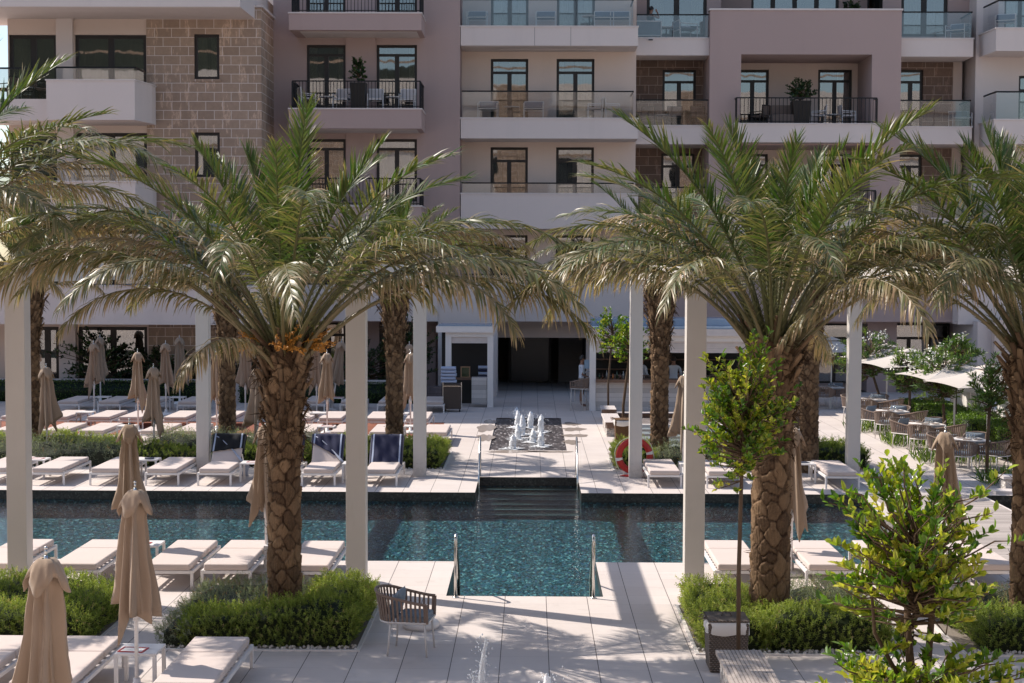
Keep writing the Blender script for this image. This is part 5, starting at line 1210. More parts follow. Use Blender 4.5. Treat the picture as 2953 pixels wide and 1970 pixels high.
for i,(x,y,cx,cz,r0,rz_,s,l,nb) in enumerate(((11.2,49.0,10.8,2.1,1.2,.85,41,'flowering oleander tree behind the right far pergola post',22),(11.2,45.2,11.2,1.8,.78,.7,42,'oleander tree with pale yellow flowers between the open parasols',18),(11.2,41.3,11.1,2.0,.88,.8,43,'oleander tree by the middle dining table',10),(10.8,36.1,10.85,2.05,.58,.78,44,'oleander tree with narrow dark leaves before the curtained cabana',5),(12.1,43.6,12.1,2.5,.75,.5,46,'oleander crown with white flowers above the hedge blocks',8),(13.2,39.5,13.2,1.95,.6,.5,47,'bright oleander crown at the right above the cabana roof',4))):
    o=standard('oleander_tree',x,y,1.4,(cx,y,cz),(r0,r0*.8,rz_),int(112*r0)+14,16,.17,.030,s,MAT['oleander'],l,'oleander tree','oleander trees on the dining terrace',.045,(.35,1.0),twig=.010)
    blossom(o,(cx-x,0,cz),(r0,r0*.8,rz_),nb,s,wb)
def strap_clump(label,box,h,dens,seed,cat='plant bed'):
    x0,x1,y0,y1=box; r=np.random.default_rng(seed); n=int((x1-x0)*(y1-y0)*dens); P=np.stack([r.uniform(x0,x1,n),r.uniform(y0,y1,n),np.zeros(n)],1); D=np.stack([r.normal(0,.45,n),r.normal(0,.45,n),np.ones(n)],1); ac=Acc()
    ac.add(*leaves(P,D,r.normal(0,1,(n,3)),h*r.uniform(.6,1.2,n),.03,r.uniform(.1,1,n))); return tag(link('ground_cover',ac.mesh('ground_cover',MAT['strap'])),label,cat,None,'stuff')
# ================================================================ BAR, KIOSK, DINING TERRACE, PEOPLE, SMALL THINGS
def gs(x,y,z=0.0): return G(x/S,y/S,z)
def XS(x,Y): return V(x/S,500,Y)[0]
def ZS(y,Y): return V(1500,y/S,Y)[1]
MAT['boards']=planks('white_boards',(.60,.55,.52),.152,2,.045,(.22,.19,.17))
MAT['wood']=plain('brown_wood',(.17,.095,.06),.6,0,.3,9)
MAT['grey_wood']=plain('weathered_wood',(.37,.315,.285),.75,0,.2,12)
MAT['bluegrey']=plain('roof_sheet',(.26,.33,.42),.25,0,.1)
def wick(name,a,b):
    t=NT(name); p=t.obj(); sp=t.n('SeparateXYZ',{0:p}); u=t.math('ADD',sp.outputs[0],sp.outputs[1])
    w1=t.math('SINE',t.math('MULTIPLY',sp.outputs[2],260.0)); w2=t.math('SINE',t.math('ADD',t.math('MULTIPLY',u,150.0),t.math('MULTIPLY',t.math('FLOOR',t.math('MULTIPLY',sp.outputs[2],41.4)),3.1416)))
    h=t.math('MULTIPLY',t.math('ADD',w1,1.0),t.math('ADD',w2,1.2)); c=t.mix(t.math('MULTIPLY',h,.22),[k*.3 for k in a],t.mix(t.noise(p,6,4),a,b))
    return t.done(t.bsdf(c,.7,0,t.bump(h,.6,.01),.3))
MAT['wicker']=wick('grey_wicker',(.25,.19,.15),(.36,.29,.24)); MAT['wicker_brown']=wick('brown_wicker',(.26,.13,.055),(.36,.20,.09))
# ---- poolside bar
YB=51.56; bx0,bx1=XS(1703,YB),XS(2185,YB)
bar=empty('pool_bar',(0,YB,0),0,'white boarded pool bar with rolled shutter and dark counter right of the entrance','bar')
def bp(m,name,mat,parent=None): m.v=[(a,b-YB,c) for a,b,c in m.v]; return m.build(name,mat,parent or bar)
for x in (bx0,bx1-.21,(bx0+bx1)/2+.6): bp(MB().box(x,x+.21,YB,YB+.21,0,2.36),'post',MAT['white_metal'])
bp(MB().box(bx0+.22,bx1-.22,YB+.06,YB+.12,0,.965),'front_panel',MAT['boards'])
bp(MB().box(bx0+.215,bx1-.215,YB-.12,YB+.55,.97,1.075),'counter',MAT['wood'])
bp(MB().box(bx0-.02,bx1+.02,YB-.05,YB+2.6,2.37,2.56),'beam',MAT['white_metal'])
bp(MB().box(bx0-.1,bx1+.1,YB-.25,YB+2.8,2.565,2.79),'fascia',MAT['cap'])
bp(MB().prism([(bx0-.1,YB-.2),(bx1+.1,YB-.2),(bx1+.1,YB+2.75),(bx0-.1,YB+2.75)],2.795,2.86).box(bx0+.1,bx1-.1,YB+.6,YB+2.4,2.862,3.12),'roof',MAT['bluegrey'])
m=MB()
for k in range(5): z=1.98+.078*k; m.box(bx0+.215,bx1-.215,YB+.05-.012*(k%2),YB+.09,z,z+.074)
bp(m,'shutter',MAT['cap'])
bp(MB().box(bx0+.2,bx1-.2,YB+2.5,YB+2.56,0,2.36),'back_wall',MAT['room']); bp(MB().box(bx0+.3,bx1-.3,YB+2.1,YB+2.49,0,.95),'back_bar',MAT['wood'])
for z in (1.25,1.6): bp(MB().box(bx0+.3,bx1-.3,YB+2.25,YB+2.495,z,z+.03),'shelf',MAT['wood'])
cols=[(.03,.06,.03),(.10,.04,.02),(.3,.3,.3),(.02,.02,.03),(.35,.12,.03)]
bm_=[plain('bottle_glass_%s'%n,c,.1) for n,c in zip(('green','amber','clear','black','orange'),cols)]
r=random.Random(4)
for i in range(16):
    x=bx0+.35+i*.115+r.uniform(-.02,.02)+(1.4 if i>10 else 0); h=r.uniform(.17,.30); q=.032
    b=MB().lathe([(q,.0),(q,h*.6),(q*.4,h*.75),(q*.36,h)],8).build('bottle',bm_[i%5],None,(x,YB+.1+r.uniform(0,.25),1.076),smooth=True)
    tag(b,'small bottle standing in the row on the bar counter','bottle','bottles on the bar counter')
# stools along the bar
for x,y,rz,l in ((1668,1183,1.25,'taupe woven bar stool standing alone left of the bar post'),(1792,1172,-.5,'taupe woven bar stool between the two slim citrus trunks'),(1858,1172,-.1,'taupe woven bar stool between the far post and the scaly palm trunk'),(1938,1172,.2,'taupe woven bar stool just right of the scaly far palm trunk'),(1985,1172,0,'taupe woven bar stool behind the right near post'),(2052,1172,.1,'taupe woven bar stool behind the upper leaves of the slim citrus tree')):
    X,Y=gs(x,y); put_chair(CS,X,Y,rz,l,'bar stools')
# low planter edge, gravel strip and the stepping mat in front of the bar
pe_=tag(MB().box(2.75,7.9,49.05,49.2,0,.16).build('planter_edge',MAT['wood']),'long low brown timber edge in front of the bar stools','planter edge')
MB().box(2.75,7.9,49.0,49.25,.161,.19).build('coping',MAT['cap'],pe_)
peb=NT('river_pebbles'); p=peb.pos(); vo=peb.n('TexVoronoi',{'Vector':p,'Scale':26.0}); MAT['pebbles']=peb.done(peb.bsdf(peb.mix(peb.n('SeparateColor',{0:vo.outputs['Color']}).outputs[0],(.10,.08,.075),(.30,.25,.23)),.8,0,peb.bump(vo.outputs['Distance'],1.0,.03)))
tag(MB().box(2.75,7.9,46.4,49.04,.0,.02).build('gravel',MAT['pebbles']),'strip of grey pebbles before the bar','gravel',None,'stuff')
tag(MB().box(2.75,7.9,46.15,46.35,.0,.10).build('kerb',kerb),kind='structure')
ck=NT('stepping_tiles'); p=ck.pos(); ch=ck.n('TexChecker',{'Vector':p,'Color1':(.045,.038,.036,1),'Color2':(.22,.26,.27,1),'Scale':1.6}); MAT['checker']=ck.done(ck.bsdf(ck.mix(.15,ch.outputs[0],(.3,.3,.3)),.4))
tag(MB().poly([(3.05,39.2,.008),(7.9,39.2,.008),(7.9,46.14,.008),(3.05,46.14,.008)]).build('tiled_mat',MAT['checker']),kind='structure')
# ---- slatted benches and wicker baskets
def bench(x0,x1,y0,y1,z,label,mat):
    o=empty('slatted_bench',((x0+x1)/2,y0,0),0,label,'bench','slatted stone benches'); cx=(x0+x1)/2; m=MB(); n=12; w=(x1-x0)/n
    for k in range(n): m.box(x0-cx+k*w+.004,x0-cx+(k+1)*w-.004,0,y1-y0,z-.05,z)
    m.build('seat',mat,o); m=MB()
    for k in range(n): m.box(x0-cx+k*w+.003,x0-cx+(k+1)*w-.003,-.03,-.003,z-.17,z-.002)
    m.build('end_board',MAT['wood'] if mat is MAT['cap'] else mat,o)
    MB().box(x0-cx+.05,x1-cx-.05,.06,y1-y0-.06,0,z-.051).build('base',MAT['gabion'],o)
gb=NT('gabion_stone'); p=gb.pos(); vo=gb.n('TexVoronoi',{'Vector':p,'Scale':14.0}); MAT['gabion']=gb.done(gb.bsdf(gb.mix(gb.n('SeparateColor',{0:vo.outputs['Color']}).outputs[0],(.32,.28,.25),(.62,.57,.53)),.85,0,gb.bump(vo.outputs['Distance'],1.0,.05)))
bench(2.2,2.67,47.6,48.95,.42,'pale slatted bench with brown end by the slim citrus tree near the bar',MAT['cap'])
bench(2.12,2.62,43.6,46.3,.42,'pale slatted bench behind the brown wicker basket',MAT['cap'])
bench(2.13,2.66,14.9,17.42,.45,'weathered grey slatted bench in the foreground below the slim citrus stem',MAT['grey_wood'])
def basket(x,y,w,h,mat,label):
    o=empty('wicker_basket',(x,y,0),0,label,'basket','wicker towel baskets'); m=MB(); a=w/2
    m.rings([[(sx*a*k,sy*a*k,z) for sx,sy in ((-1,-1),(1,-1),(1,1),(-1,1))] for k,z in ((.90,.005),(.95,h*.5),(1,h))],caps=True); b=m.build('body',mat,o,bevel=.02)
    m=MB(); n=48; rg=[]
    for k,z in ((1.0,h-.14),(1.035,h-.13),(1.05,h-.04),(1.03,h+.012),(.9,h+.014)):
        rg.append([(max(-a,min(a,1.25*a*math.cos(t)))*k+.006*math.sin(t*9+z*40),max(-a,min(a,1.25*a*math.sin(t)))*k+.006*math.cos(t*7+z*30),z+.012*math.sin(t*5+1)*(z<h-.1)) for t in [2*math.pi*i/n for i in range(n)]])
    m.rings(rg).build('linen_liner',MAT['wicker_pad'],o,smooth=True)
    m=MB().box(-a*1.02,a*1.02,-a*1.02,a*1.02,h+.016,h+.042); m.build('lid',mat,o,bevel=.01); MB().tube([(-.06,0,h+.045),(-.04,0,h+.09),(.04,0,h+.09),(.06,0,h+.045)],.008,5).build('handle',mat,o)
    rr=random.Random(label); m=MB()
    for k in range(14):
        t=rr.uniform(-1,1); m.tube([(-a*.9,a*t*.8,h+.03),(-a*1.05,a*t*.9,h+.05),(-a*1.2-rr.uniform(0,.06),a*t+.02,h+rr.uniform(.0,.09))],.004,4)
    m.build('loose_canes',mat,o)
basket(2.37,18.30,.49,.60,MAT['wicker'],'grey wicker basket with white linen liner behind the slim citrus stem')
basket(2.60,42.45,.56,.60,MAT['wicker_brown'],'brown wicker basket with white lid cloth before the pale benches')
# ---- towel kiosk
YK=52.67; kx0,kx1=XS(1258.8,YK),XS(1424,YK)
ko=empty('towel_kiosk',(0,YK,0),0,'white towel kiosk with flat roof and open hatch left of the entrance','kiosk')
def kp(m,name,mat,parent=None,**k): m.v=[(a,b-YK,c) for a,b,c in m.v]; return m.build(name,mat,parent or ko,**k)
kp(MB().box(kx0,kx1,YK-.15,YK+1.6,2.60,2.81),'fascia',MAT['white_metal']); kp(MB().box(kx0+.08,kx1-.08,YK-.07,YK+1.5,2.812,2.86),'roof',MAT['bluegrey'])
kp(MB().box(XS(1285,YK),kx1,YK,YK+.2,2.44,2.598),'beam',MAT['white_metal'])
for a,b in ((1285,1302),(1406.7,1424)): kp(MB().box(XS(a,YK),XS(b,YK),YK,YK+.2,0,2.438),'post',MAT['white_metal'])
kp(MB().box(XS(1302,YK)+.002,XS(1406.7,YK)-.002,YK+.05,YK+.15,2.22,2.438),'shutter_box',MAT['cap'])
kp(MB().box(XS(1361,YK),XS(1405,YK),YK+.03,YK+.6,.13,1.02),'cabinet',MAT['boards']); kp(MB().box(XS(1302,YK)+.01,XS(1404,YK),YK+.65,YK+1.1,.9,.96),'counter',MAT['wood'])
kp(MB().box(kx0+.1,kx1-.05,YK+1.5,YK+1.56,0,2.55),'back_wall',MAT['room'])
o=empty('picture_frame',(XS(1340,YK),YK+.85,.962),0,'small wooden framed picture on the kiosk counter','picture frame')
m=MB(); m.box(-.17,-.13,0,.03,0,.40).box(.13,.17,0,.03,0,.40).box(-.13,.13,0,.03,.36,.40).box(-.13,.13,0,.03,0,.04); m.build('frame',plain('oak',(.34,.20,.11),.5),o); MB().box(-.13,.13,.012,.018,.04,.36).build('glass',plain('green_print',(.05,.07,.035),.15),o)
ct=empty('towel_cart',(XS(1305,50.9),50.9,0),0,'dark brown towel cart with steel corner posts beside the kiosk','cart')
MB().box(-.29,.29,0,.5,.10,.95).build('body',plain('cart_brown',(.065,.045,.035),.5),ct,bevel=.015)
MB().box(-.29,.29,-.012,-.002,.86,.88).tube([(.31,-.01,.12),(.31,-.01,1.0)],.014,6).tube([(-.31,-.01,.12),(-.31,-.01,1.0)],.014,6).build('steel_trim',MAT['steel'],ct)
for sx in (-.25,.25): MB().lathe([(.001,-.02),(.045,-.018),(.045,.018),(.001,.02)],12).build('wheel',MAT['black'],ct,(sx,.06,.048)).rotation_euler=(0,math.pi/2,0)
tm=fabric('pale_blue_towelling',(.40,.45,.58))
for i in range(5):
    r_=random.Random(i); w=.24+.02*r_.random(); m=MB(); rg=[]
    for x in np.linspace(-w,w,9): rg.append([(x+r_.uniform(-.004,.004),.19*math.copysign(abs(math.cos(a))**.6,math.cos(a)),.056+.055*math.copysign(abs(math.sin(a))**.7,math.sin(a))) for a in [2*math.pi*k/20 for k in range(20)]])
    o=m.rings(rg,caps=True).build('rolled_towel',tm,None,(XS(1294,50.9)+r_.uniform(-.02,.02),51.15,.952+i*.112),smooth=True); tag(o,'pale blue folded towel, %s from the bottom of the stack on the cart'%ORD[i],'towel','folded towels on the cart')
for i in range(4):
    r_=random.Random(i+9); m=MB(); rg=[]
    for x in np.linspace(-.16,.16,7): rg.append([(x,.14*math.copysign(abs(math.cos(a))**.6,math.cos(a)),.055+.052*math.copysign(abs(math.sin(a))**.7,math.sin(a))) for a in [2*math.pi*k/18 for k in range(18)]])
    o=m.rings(rg,caps=True).build('rolled_towel',tm if i%2 else MAT['towel_navy'],None,(XS(1404,YK)-.15+r_.uniform(-.02,.02),YK+.85,.962+i*.107),smooth=True); tag(o,'striped folded towel, %s from the bottom inside the kiosk hatch'%ORD[i],'towel','folded towels in the kiosk')
X,Y=gs(1291,1185); o=empty('waste_bin',(X,Y,0),0,'slim steel waste bin in front of the brown towel cart','waste bin'); MB().box(-.08,.08,-.08,.08,.01,.80).build('body',MAT['steel'],o,bevel=.01); MB().box(-.12,-.082,-.05,.05,.42,.56).build('ashtray',MAT['black'],o)
X,Y=gs(1253,1155); tag(MB().box(-.55,.45,0,.5,0,.50).build('stone_planter',stone_blocks('grey_stone',(.36,.29,.28),(.22,.18,.17),.5,.25),None,(X,Y,0)),'low grey stone planter wall beside the towel cart','planter')
# ---- fountain jets
wm_=NT('foaming_water'); p=wm_.obj(); nm=wm_.bump(wm_.noise(p,40,4),.8,.02); dcol=wm_.bsdf((.93,.94,.96),.4,0,nm,.5); tr=wm_.n('BsdfTransparent',{'Color':(.95,.97,1,1)}).outputs[0]
lf=wm_.ramp(wm_.noise(p,30,3),[(.25,.6),(.42,1.0)]); MAT['foam']=wm_.done(wm_.n('MixShader',{0:lf,1:tr,2:dcol}).outputs[0])
wc=NT('clear_spray'); p=wc.obj(); nm=wc.bump(wc.noise(p,60,4),1.0,.02); MAT['spray']=wc.done(wc.n('MixShader',{0:.55,1:wc.n('BsdfTransparent',{'Color':(.9,.93,.96,1)}).outputs[0],2:wc.bsdf((.62,.64,.68),.08,0,nm,.9)}).outputs[0])
def jet(x,y,h,r0,seed,label,clear=False):
    r=np.random.default_rng(seed); m=MB(); n=18; K=22; rg=[]
    for i in range(K+1):
        u=i/K; R=r0*np.interp(u,[0,.1,.45,.7,.9,1],[.95,.9,1,.8,.45,.05]); 
        rg.append([(R*(1+.20*r.normal(0,.6 if u>.08 else .2))*math.cos(a)+.03*h*math.sin(u*6+seed)*u,R*(1+.20*r.normal(0,.6))*math.sin(a),h*u+r.normal(0,.012)) for a in [2*math.pi*k/n for k in range(n)]])
    m.rings(rg,caps=True)
    for k in range(70 if not clear else 160):
        a=r.uniform(0,6.28); d=abs(r.normal(0,1))*r0*(1.3 if not clear else 1.6)+r0*.7; z=r.uniform(.02,h*1.03); s=r.uniform(.004,.012); c=Vector((d*math.cos(a),d*math.sin(a),z)); b=len(m.v)
        m.v+=[tuple(c+Vector(q)*s) for q in ((1,0,0),(-1,0,0),(0,1,0),(0,-1,0),(0,0,1.3),(0,0,-1.3))]; m.f+=[tuple(b+i for i in q) for q in ((0,2,4),(2,1,4),(1,3,4),(3,0,4),(2,0,5),(1,2,5),(3,1,5),(0,3,5))]
    if not clear:
        for k in range(46):
            a=r.uniform(0,6.28); d=r0*r.uniform(.8,3.4); s=r.uniform(.02,.07); c=(d*math.cos(a),d*math.sin(a)*1.2); m.poly([(c[0]+s*math.cos(t)*1.6,c[1]+s*.5*math.sin(t),.006+.01*r.random()) for t in [2*math.pi*q/7 for q in range(7)]])
    o=m.build('water_jet',MAT['spray'] if clear else MAT['foam'],None,(x,y,-.02),smooth=True); return tag(o,label,'fountain jet','fountain jets')
for (px,py,ptop),l in zip(((1479,1293,1253),(1494,1264,1224),(1506,1252,1198),(1493,1232,1186),(1530,1232,1188),(1560,1244,1197),(1537,1274,1239),(1560,1285,1245),(1490,1204,1176)),
    ('white jet at the front left of the fountain bed','white jet second from the front on the left side','tall slim jet in the middle of the left jet group','white jet at the back left of the fountain group','tallest white jet at the back centre of the fountain','wide white jet at the back right of the fountain','short white jet at the front centre right','white jet at the front right corner of the group','shaded bluish jet at the very back of the fountain')):
    X,Y=gs(px,py); jet(X,Y,ZS(ptop,Y)*1.04,.092,int(px),l)
jet(-.50,16.0,.95,.035,71,'tall clear splashing jet in the foreground paving',True); jet(-.60,15.8,.62,.025,73,'small clear splash left of the tall foreground jet',True); jet(.17,16.2,.50,.07,72,'short frothy jet at the lower frame edge',False)
# ---- people
MAT['skin']=plain('skin',(.30,.155,.10),.55,0,.08); MAT['hair']=plain('dark_hair',(.015,.011,.009),.5); MAT['shirt']=fabric('white_shirt',(.70,.72,.78)); MAT['khaki']=fabric('khaki_cloth',(.26,.19,.13)); MAT['swim']=fabric('dark_swimsuit',(.03,.025,.03))
def person(x,y,z,rz,label,J,assign,hair=True,scale=1.0,bun=False):
    """J: joint -> (position, radius, parent); grown into one continuous body with the Skin modifier"""
    names=list(J); me=bpy.data.meshes.new('person'); me.from_pydata([J[n][0] for n in names],[(names.index(n),names.index(J[n][2])) for n in names if J[n][2]],[])
    t=bpy.data.objects.new('person_tmp',me); COL.objects.link(t); sk_=t.modifiers.new('skin','SKIN'); sk_.use_smooth_shade=True
    for i,n in enumerate(names):
        d=me.skin_vertices[0].data[i]; rr=J[n][1]; d.radius=rr if isinstance(rr,tuple) else (rr,rr)
    me.skin_vertices[0].data[names.index('pelvis')].use_root=True
    sb=t.modifiers.new('sub','SUBSURF'); sb.levels=2; sb.render_levels=2
    dg=bpy.context.evaluated_depsgraph_get(); b=bpy.data.meshes.new_from_object(t.evaluated_get(dg)); bpy.data.objects.remove(t)
    b.name='person'; b.materials.clear()
    for k in ('skin','shirt','khaki','swim'): b.materials.append(MAT[k])
    for p in b.polygons: p.material_index=assign(p.center)
    b.shade_smooth(); o=link('person',b,None,(x,y,z),rz); o.scale=(scale,)*3; tag(o,label,'person')
    h=Vector(J['head'][0]); top=Vector(J['crown'][0]); m=MB(); c=(h+top)/2
    if hair:
        rg=[]
        for i in range(8):
            e=math.pi*.5*i/7; rg.append([(c.x+.098*math.cos(a)*math.cos(e)-.0,c.y-.012+.108*math.sin(a)*math.cos(e),c.z+.02+.125*math.sin(e)-.05*(math.sin(a)<-.1)*math.cos(e)) for a in [2*math.pi*k/18 for k in range(18)]])
        m.rings(rg,caps=True)
        if bun: m.lathe([(.001,-.05),(.045,-.02),(.045,.02),(.001,.05)],10,c.x,c.y-.10); m.v=[(a,b_,d+(c.z+.05 if i>=8*18 else 0)) for i,(a,b_,d) in enumerate(m.v)]
        m.build('hair',MAT['hair'],o,smooth=True)
    f=MB()   # nose and ears
    f.poly([(c.x-.014,c.y+.085,c.z-.03),(c.x+.014,c.y+.085,c.z-.03),(c.x,c.y+.118,c.z-.035)]).poly([(c.x-.014,c.y+.085,c.z-.03),(c.x,c.y+.118,c.z-.035),(c.x,c.y+.088,c.z+.015)]).poly([(c.x+.014,c.y+.085,c.z-.03),(c.x,c.y+.088,c.z+.015),(c.x,c.y+.118,c.z-.035)])
    for sx in (-1,1): f.box(c.x+sx*.088-.008,c.x+sx*.088+.008,c.y-.02,c.y+.012,c.z-.04,c.z+.02)
    f.build('face_detail',MAT['skin'],o); 
    e=MB()
    for sx in (-1,1): e.box(c.x+sx*.032-.014,c.x+sx*.032+.014,c.y+.075,c.y+.094,c.z+.008,c.z+.02)
    e.box(c.x-.022,c.x+.022,c.y+.075,c.y+.092,c.z-.068,c.z-.06); e.build('eyes_and_mouth',MAT['hair'],o)
    return o
def body(arms,sit=False):
    J={'pelvis':((0,0,.95),(.155,.115),None),'waist':((0,0,1.08),(.14,.10),'pelvis'),'chest':((0,.01,1.28),(.165,.115),'waist'),'collar':((0,0,1.43),(.12,.08),'chest'),'neck':((0,.01,1.51),.052,'collar'),'head':((0,.03,1.60),(.075,.085),'neck'),'crown':((0,.025,1.72),(.07,.08),'head')}
    for s,n in ((-1,'l'),(1,'r')):
        J.update({'hip'+n:((s*.09,0,.88),.095,'pelvis'),'knee'+n:((s*.10,.02,.50),.06,'hip'+n),'calf'+n:((s*.10,-.01,.34),.052,'knee'+n),'ankle'+n:((s*.105,-.01,.09),.036,'calf'+n),'foot'+n:((s*.115,.10,.035),.035,'ankle'+n),'toe'+n:((s*.12,.18,.03),.028,'foot'+n)})
        sh,el,wr,ha=arms[n]; J.update({'sh'+n:(sh,.058,'collar'),'el'+n:(el,.042,'sh'+n),'wr'+n:(wr,.028,'el'+n),'ha'+n:(ha,(.038,.020),'wr'+n)})
        d=(Vector(ha)-Vector(wr)).normalized(); sd=Vector((0,0,1)).cross(d); sd=sd.normalized() if sd.length>.01 else Vector((1,0,0))
        for k,(off,ln) in enumerate(((-.027,.075),(-.009,.085),(.009,.08),(.027,.065))): J['f%d%s'%(k,n)]=(tuple(Vector(ha)+d*ln+sd*off),.009,'ha'+n)
        J['th'+n]=(tuple(Vector(wr).lerp(Vector(ha),.5)+sd*.055*s+d*.03),.011,'ha'+n)
    return J
def dress(c):
    if c.z<.50: return 0
    if c.z<.99 and abs(c.x)<.21: return 2
    if c.z<1.46 and c.z>1.16 and abs(c.x)<.285: return 1
    if c.z<1.46 and abs(c.x)<.20: return 1
    return 0
def dress2(c):
    if c.z<.99 and abs(c.x)<.21: return 2
    if c.z<1.475 and (c.z>1.12 or abs(c.x)<.2): return 1
    return 0
X,Y=gs(1676,1170)
person(X,53.3,0,-1.45,'waiter in white polo shirt and khaki shorts standing by the left bar post','' or body({'l':((-.19,0,1.40),(-.24,.02,1.15),(-.18,.22,1.18),(-.14,.29,1.22)),'r':((.19,0,1.40),(.26,-.02,1.14),(.20,.16,1.05),(.17,.24,1.06))}),dress)
person(XS(1946,53.0),52.95,0,.1,'bartender in white shirt seen from behind inside the bar','' or body({'l':((-.20,0,1.40),(-.27,.06,1.16),(-.20,.26,1.10),(-.16,.34,1.09)),'r':((.20,0,1.40),(.28,.06,1.16),(.24,.26,1.14),(.22,.34,1.14))}),dress2)
person(XS(1853,53.2),53.2,0,-.9,'bartender in white shirt partly hidden by the far post','' or body({'l':((-.20,0,1.40),(-.26,.02,1.14),(-.16,.22,1.10),(-.12,.29,1.10)),'r':((.20,0,1.40),(.27,.02,1.14),(.22,.22,1.05),(.2,.3,1.05))}),dress2)
sh=MB().box(-.11,.11,-.004,.004,0,.30).build('menu_board',plain('blue_board',(.30,.42,.55),.4),None,(XS(1697,52.4),52.4,1.38)); tag(sh,'pale blue board fixed on the left bar post beside the waiter','sign')
# ---- dining terrace
TB=empty('dining_table'); MB().box(-.375,.375,-.375,.375,.70,.735).build('table_top',MAT['white_metal'],TB,bevel=.006); MB().tube([(0,0,.01),(0,0,.70)],.035,10).build('column',MAT['alu'],TB); MB().box(-.24,.24,-.24,.24,0,.014).build('base',MAT['alu'],TB); TB['category']='dining table'
glass_m=NT('drinking_glass'); MAT['tumbler']=glass_m.done(glass_m.n('MixShader',{0:.25,1:glass_m.n('BsdfTransparent',{'Color':(.85,.88,.9,1)}).outputs[0],2:glass_m.n('BsdfGlossy',{'Roughness':.03}).outputs[0]}).outputs[0])
plate=MB().lathe([(.001,.002),(.07,.002),(.115,.014),(.118,.018),(.07,.008),(.001,.006)],20).mesh('plate',MAT['white_metal'],True); glassm=MB().lathe([(.025,0),(.034,.11),(.031,.11),(.022,.006)],12).mesh('water_glass',MAT['tumbler'],True); napm=MB().box(-.07,.07,-.09,.09,0,.012).mesh('napkin',MAT['weave'])
which=('by the stair railing','behind the railing table','right of the far post','cut by the far post','in the building shade')
for i,(px,py) in enumerate(((2795,1266),(2674.5,1221.4),(2574,1184),(2515,1150),(2395,1115))):
    X,Y=gs(px,py,.735); o=TB if i==0 else copy_tree(TB); place(o,X,Y,0,.12,'white square dining table '+which[i],'dining tables')
    for k,(a,nm) in enumerate(((-118,'front left'),(-48,'front right'),(132,'back left'),(62,'back right'))):
        a=math.radians(a); cx,cy=X+.66*math.cos(a)*(1.0),Y+.70*math.sin(a); put_chair(CH,cx,cy,a+math.pi/2,'woven armchair at the %s of the table %s'%(nm,which[i]),'woven armchairs')
        if k>=2: pillow(cx+.10*math.cos(a),cy+.10*math.sin(a),.64,a+math.pi/2,-.3,'pillow in the %s chair of the table %s'%(nm,which[i]))
        q=link('plate',plate,None,(X+.24*math.cos(a),Y+.24*math.sin(a),.736)); tag(q,'white plate at the %s of the table %s'%(nm,which[i]),'plate','plates on the dining tables')
        q=link('napkin',napm,None,(X+.24*math.cos(a),Y+.24*math.sin(a),.745),a); tag(q,'napkin on the %s plate of the table %s'%(nm,which[i]),'napkin','napkins on the dining tables')
    for k in range(3):
        q=link('water_glass',glassm,None,(X-.06+.09*k,Y+.05*(k-1),.736)); tag(q,'clear glass amid the table '+which[i],'glass','glasses on the dining tables')
def open_parasol(X,Y,zt,w,label,rz=0.0):
    o=empty('open_parasol',(X,Y,0),rz,label,'parasol','open parasols of the dining terrace'); MB().tube([(0,0,0),(0,0,zt-.03)],.026,10).build('pole',MAT['white_metal'],o,smooth=True)
    m=MB(); n=10; ed=[]
    c=[(-w,-w),(w,-w),(w,w),(-w,w)]; rg=[]
    for j in range(n+1):
        u=j/n; row=[]
        for s in range(4):
            a,b=c[s],c[(s+1)%4]
            for i in range(8):
                f=i/8; p=(a[0]+(b[0]-a[0])*f,a[1]+(b[1]-a[1])*f); sag=.06*math.sin(math.pi*f)*u
                row.append((p[0]*u,p[1]*u,zt-.46*u-.05*math.sin(math.pi*u)+sag*.6))
        rg.append(row)
    m.rings(rg); k=m.build('canopy',MAT['parasol_open'],o); s=k.modifiers.new('t','SOLIDIFY'); s.thickness=.006
    m=MB(); 
    for a in c: m.tube([(a[0]*.05,a[1]*.05,zt-.06),(a[0]*.98,a[1]*.98,zt-.49)],.010,5)
    m.build('ribs',MAT['white_metal'],o); MB().rings([[(sx*q,sy*q,z) for sx,sy in ((-1,-1),(1,-1),(1,1),(-1,1))] for q,z in ((.02,zt+.06),(.24,zt-.03),(.25,zt-.05))]).build('vent_cap',MAT['parasol_open'],o)
    return o
pt=NT('pale_canvas'); q_=pt.bsdf((.66,.60,.555),.9,0,None,.1); MAT['parasol_open']=pt.done(pt.n('MixShader',{0:.3,1:q_,2:pt.n('BsdfTranslucent',{'Color':(.6,.53,.48,1)}).outputs[0]}).outputs[0])
for X,Y,l in ((11.5,49.4,'pale open parasol farthest back among the oleanders'),(11.5,46.4,'pale open parasol with its peak clear above the dining tables'),(11.5,41.5,'pale open parasol half hidden behind the middle oleander'),(11.6,38.8,'bluish shaded open parasol nearest the cabana'),(10.6,54.0,'grey shaded open parasol left behind the flowering oleander')): open_parasol(X,Y,2.38,1.25,l,.1)
for i,(x0,x1,y0,y1,l) in enumerate(((12.0,13.3,35.6,38.2,'bright clipped hedge block nearest the camera beside the cabana'),(12.05,13.2,38.4,41.2,'second clipped hedge block behind the nearest one'),(12.0,13.2,41.4,44.6,'third clipped hedge block behind the open parasols'),(11.9,13.2,44.8,49.5,'farthest clipped hedge block below the oleanders'))): clipped(l,(x0,x1,y0,y1),.78-.04*i,seed=50+i,dens=480,L=.05,W=.03,tone=(.3,1.0))
